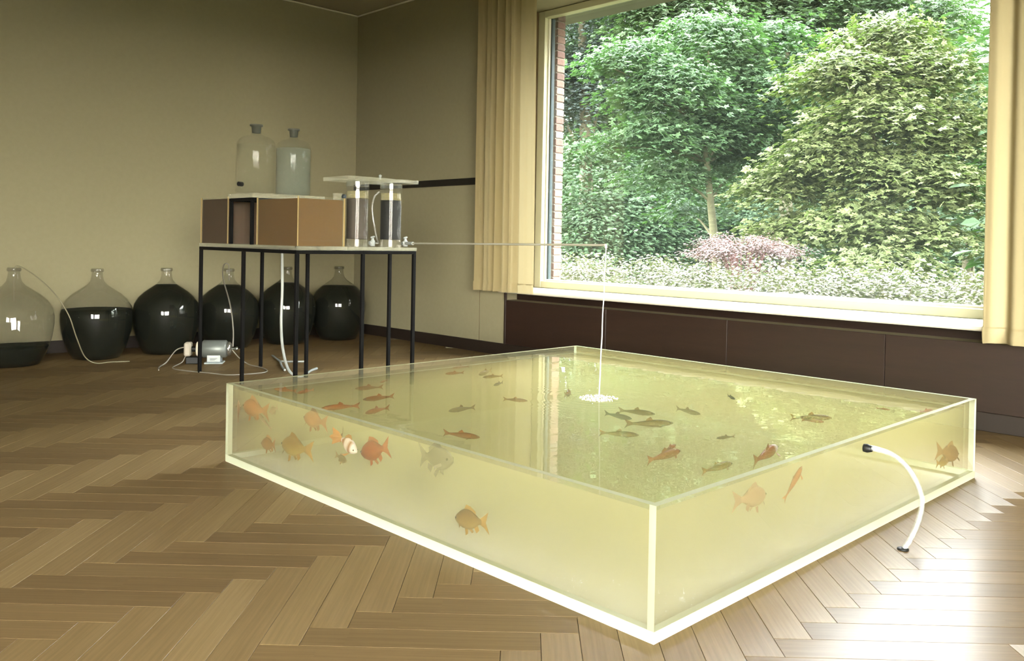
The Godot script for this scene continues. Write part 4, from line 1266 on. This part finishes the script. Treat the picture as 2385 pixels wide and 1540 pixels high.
# ---------------------------------------------------------------- pump, cords and hoses
func build_small_things() -> void:
	var ax := Vector3(0.82, 0, 0.57).normalized()
	var p := thing("pump", "small grey electric pump with a white nameplate on the floor under the table", "pump", Vector3(1.19, 0.0005, -4.83))
	p.rotation.y = -atan2(ax.z, ax.x)
	var grey := mat(Color(0.52, 0.54, 0.52), 0.4)
	grey.metallic = 0.4
	part(p, "motor", lathe([Vector2(0, -0.085), Vector2(0.058, -0.085), Vector2(0.064, -0.078), Vector2(0.064, 0.078), Vector2(0.056, 0.086), Vector2(0.02, 0.09), Vector2(0, 0.09)], 28), grey, Vector3(0, 0.105, 0), Vector3(0, 0, -PI / 2.0))
	var foot := part(p, "foot", box(Vector3(0.13, 0.012, 0.11), 0.003), mat(Color(0.66, 0.70, 0.70), 0.5), Vector3(0.0, 0.006, 0.0))
	foot.position.y = 0.0065
	part(p, "bracket", box(Vector3(0.095, 0.055, 0.09), 0.004), mat(Color(0.60, 0.64, 0.65), 0.5), Vector3(0.0, 0.038, 0.0))
	# nameplate with a line of illegible capitals and small print
	var plate := part(p, "nameplate", box(Vector3(0.09, 0.05, 0.003), 0.001), mat(Color(0.82, 0.84, 0.83), 0.5), Vector3(0.0, 0.042, 0.0468))
	part(plate, "print_band", box(Vector3(0.06, 0.009, 0.001), 0.0), mat(Color(0.97, 0.97, 0.95), 0.5), Vector3(0, 0.013, 0.0019))
	for k in 3:
		part(plate, "print_line", box(Vector3(0.05 - 0.008 * k, 0.0025, 0.0008), 0.0), mat(Color(0.40, 0.42, 0.42), 0.5), Vector3(-0.004 * k, -0.001 - 0.006 * k, 0.0019))
	part(p, "end_bell", lathe([Vector2(0, 0.0), Vector2(0.05, 0.0), Vector2(0.054, 0.012), Vector2(0.05, 0.022), Vector2(0.036, 0.03), Vector2(0, 0.03)], 24), M.chrome, Vector3(0.088, 0.105, 0), Vector3(0, 0, -PI / 2.0))
	part(p, "shaft_knob", lathe([Vector2(0, 0.0), Vector2(0.009, 0.0), Vector2(0.009, 0.03), Vector2(0.016, 0.032), Vector2(0.016, 0.044), Vector2(0, 0.046)], 16), M.chrome, Vector3(0.117, 0.105, 0), Vector3(0, 0, -PI / 2.0))
	part(p, "coupling_ring", lathe([Vector2(0.022, 0.0), Vector2(0.05, 0.0), Vector2(0.055, 0.008), Vector2(0.05, 0.016), Vector2(0.022, 0.016), Vector2(0.022, 0.0)], 24), mat(Color(0.85, 0.82, 0.74), 0.5), Vector3(-0.125, 0.105, 0), Vector3(0, 0, -PI / 2.0))
	part(p, "pump_neck", lathe([Vector2(0, 0.0), Vector2(0.02, 0.0), Vector2(0.02, 0.13), Vector2(0, 0.13)], 16), M.rubber, Vector3(-0.20, 0.105, 0), Vector3(0, 0, -PI / 2.0))
	part(p, "pump_head", box(Vector3(0.05, 0.10, 0.075), 0.01), mat(Color(0.70, 0.67, 0.60), 0.5), Vector3(-0.185, 0.105, 0))
	part(p, "pump_base", box(Vector3(0.10, 0.05, 0.08), 0.004), M.rubber, Vector3(-0.145, 0.0255, 0))
	var white := mat(Color(0.55, 0.53, 0.48), 0.5)
	solo("power_cord", "thin pale cord trailing from the pump's shaft end to the floor", "cord", tube([Vector3(1.285, 0.10, -4.75), Vector3(1.31, 0.05, -4.70), Vector3(1.34, 0.006, -4.60), Vector3(1.34, 0.0045, -4.42), Vector3(1.30, 0.0045, -4.25), Vector3(1.20, 0.0045, -4.19), Vector3(1.02, 0.0045, -4.24), Vector3(0.95, 0.0045, -4.40), Vector3(0.86, 0.0045, -4.62), Vector3(0.86, 0.0045, -4.78), Vector3(0.98, 0.02, -4.90), Vector3(1.03, 0.08, -4.94)], 0.004, 6, -1.0, 7), white)
	solo("suction_tube", "thin tube lying left of the pump and climbing to its head", "tube", tube([Vector3(1.03, 0.12, -4.95), Vector3(0.96, 0.10, -4.96), Vector3(0.88, 0.02, -4.94), Vector3(0.80, 0.005, -4.86), Vector3(0.74, 0.005, -4.72)], 0.0045, 6, -1.0, 7), white)
	solo("pump_tube", "thin pale tube rising from the pump to the demijohn behind it", "tube", tube([Vector3(1.30, 0.12, -4.77), Vector3(1.315, 0.25, -4.80), Vector3(1.36, 0.42, -4.95), Vector3(1.47, 0.60, -5.3), Vector3(1.60, 0.69, -5.56), Vector3(1.665, 0.69, -5.61), Vector3(1.675, 0.56, -5.62)], 0.005, 6, -1.0, 7), white)
	solo("drain_hose", "pale hose hanging from the table and curling onto the floor", "hose", tube([Vector3(1.12, 0.832, -3.75), Vector3(1.125, 0.60, -3.75), Vector3(1.115, 0.40, -3.74), Vector3(1.13, 0.22, -3.74), Vector3(1.20, 0.07, -3.78), Vector3(1.33, 0.011, -3.86), Vector3(1.52, 0.0095, -4.05), Vector3(1.61, 0.0095, -4.12)], 0.009, 6, -1.0, 10), M.milky_tube)
	solo("demijohn_tube", "thin tube from the nearly empty demijohn's neck down to the floor", "tube", tube([Vector3(0.06, 0.45, -5.56), Vector3(0.062, 0.66, -5.56), Vector3(0.09, 0.692, -5.545), Vector3(0.17, 0.62, -5.42), Vector3(0.26, 0.50, -5.32), Vector3(0.33, 0.36, -5.27), Vector3(0.38, 0.20, -5.26), Vector3(0.44, 0.06, -5.27), Vector3(0.52, 0.006, -5.28), Vector3(0.62, 0.0045, -5.30), Vector3(0.74, 0.0045, -5.25)], 0.004, 6, -1.0, 7), mat(Color(0.50, 0.48, 0.38), 0.5))
	var y := thing("hose_splitter", "forked piece of pale hose lying on the floor under the table", "hose")
	part(y, "stem", tube([Vector3(1.69, 0.009, -4.90), Vector3(1.58, 0.009, -4.58)], 0.008, 4, -1.0, 9), M.milky_tube)
	part(y, "arm", tube([Vector3(1.58, 0.009, -4.58), Vector3(1.47, 0.009, -4.36), Vector3(1.40, 0.009, -4.19)], 0.008, 5, -1.0, 9), M.milky_tube)
	part(y, "arm", tube([Vector3(1.58, 0.009, -4.58), Vector3(1.66, 0.009, -4.50), Vector3(1.74, 0.009, -4.46)], 0.007, 4, -1.0, 9), M.milky_tube)
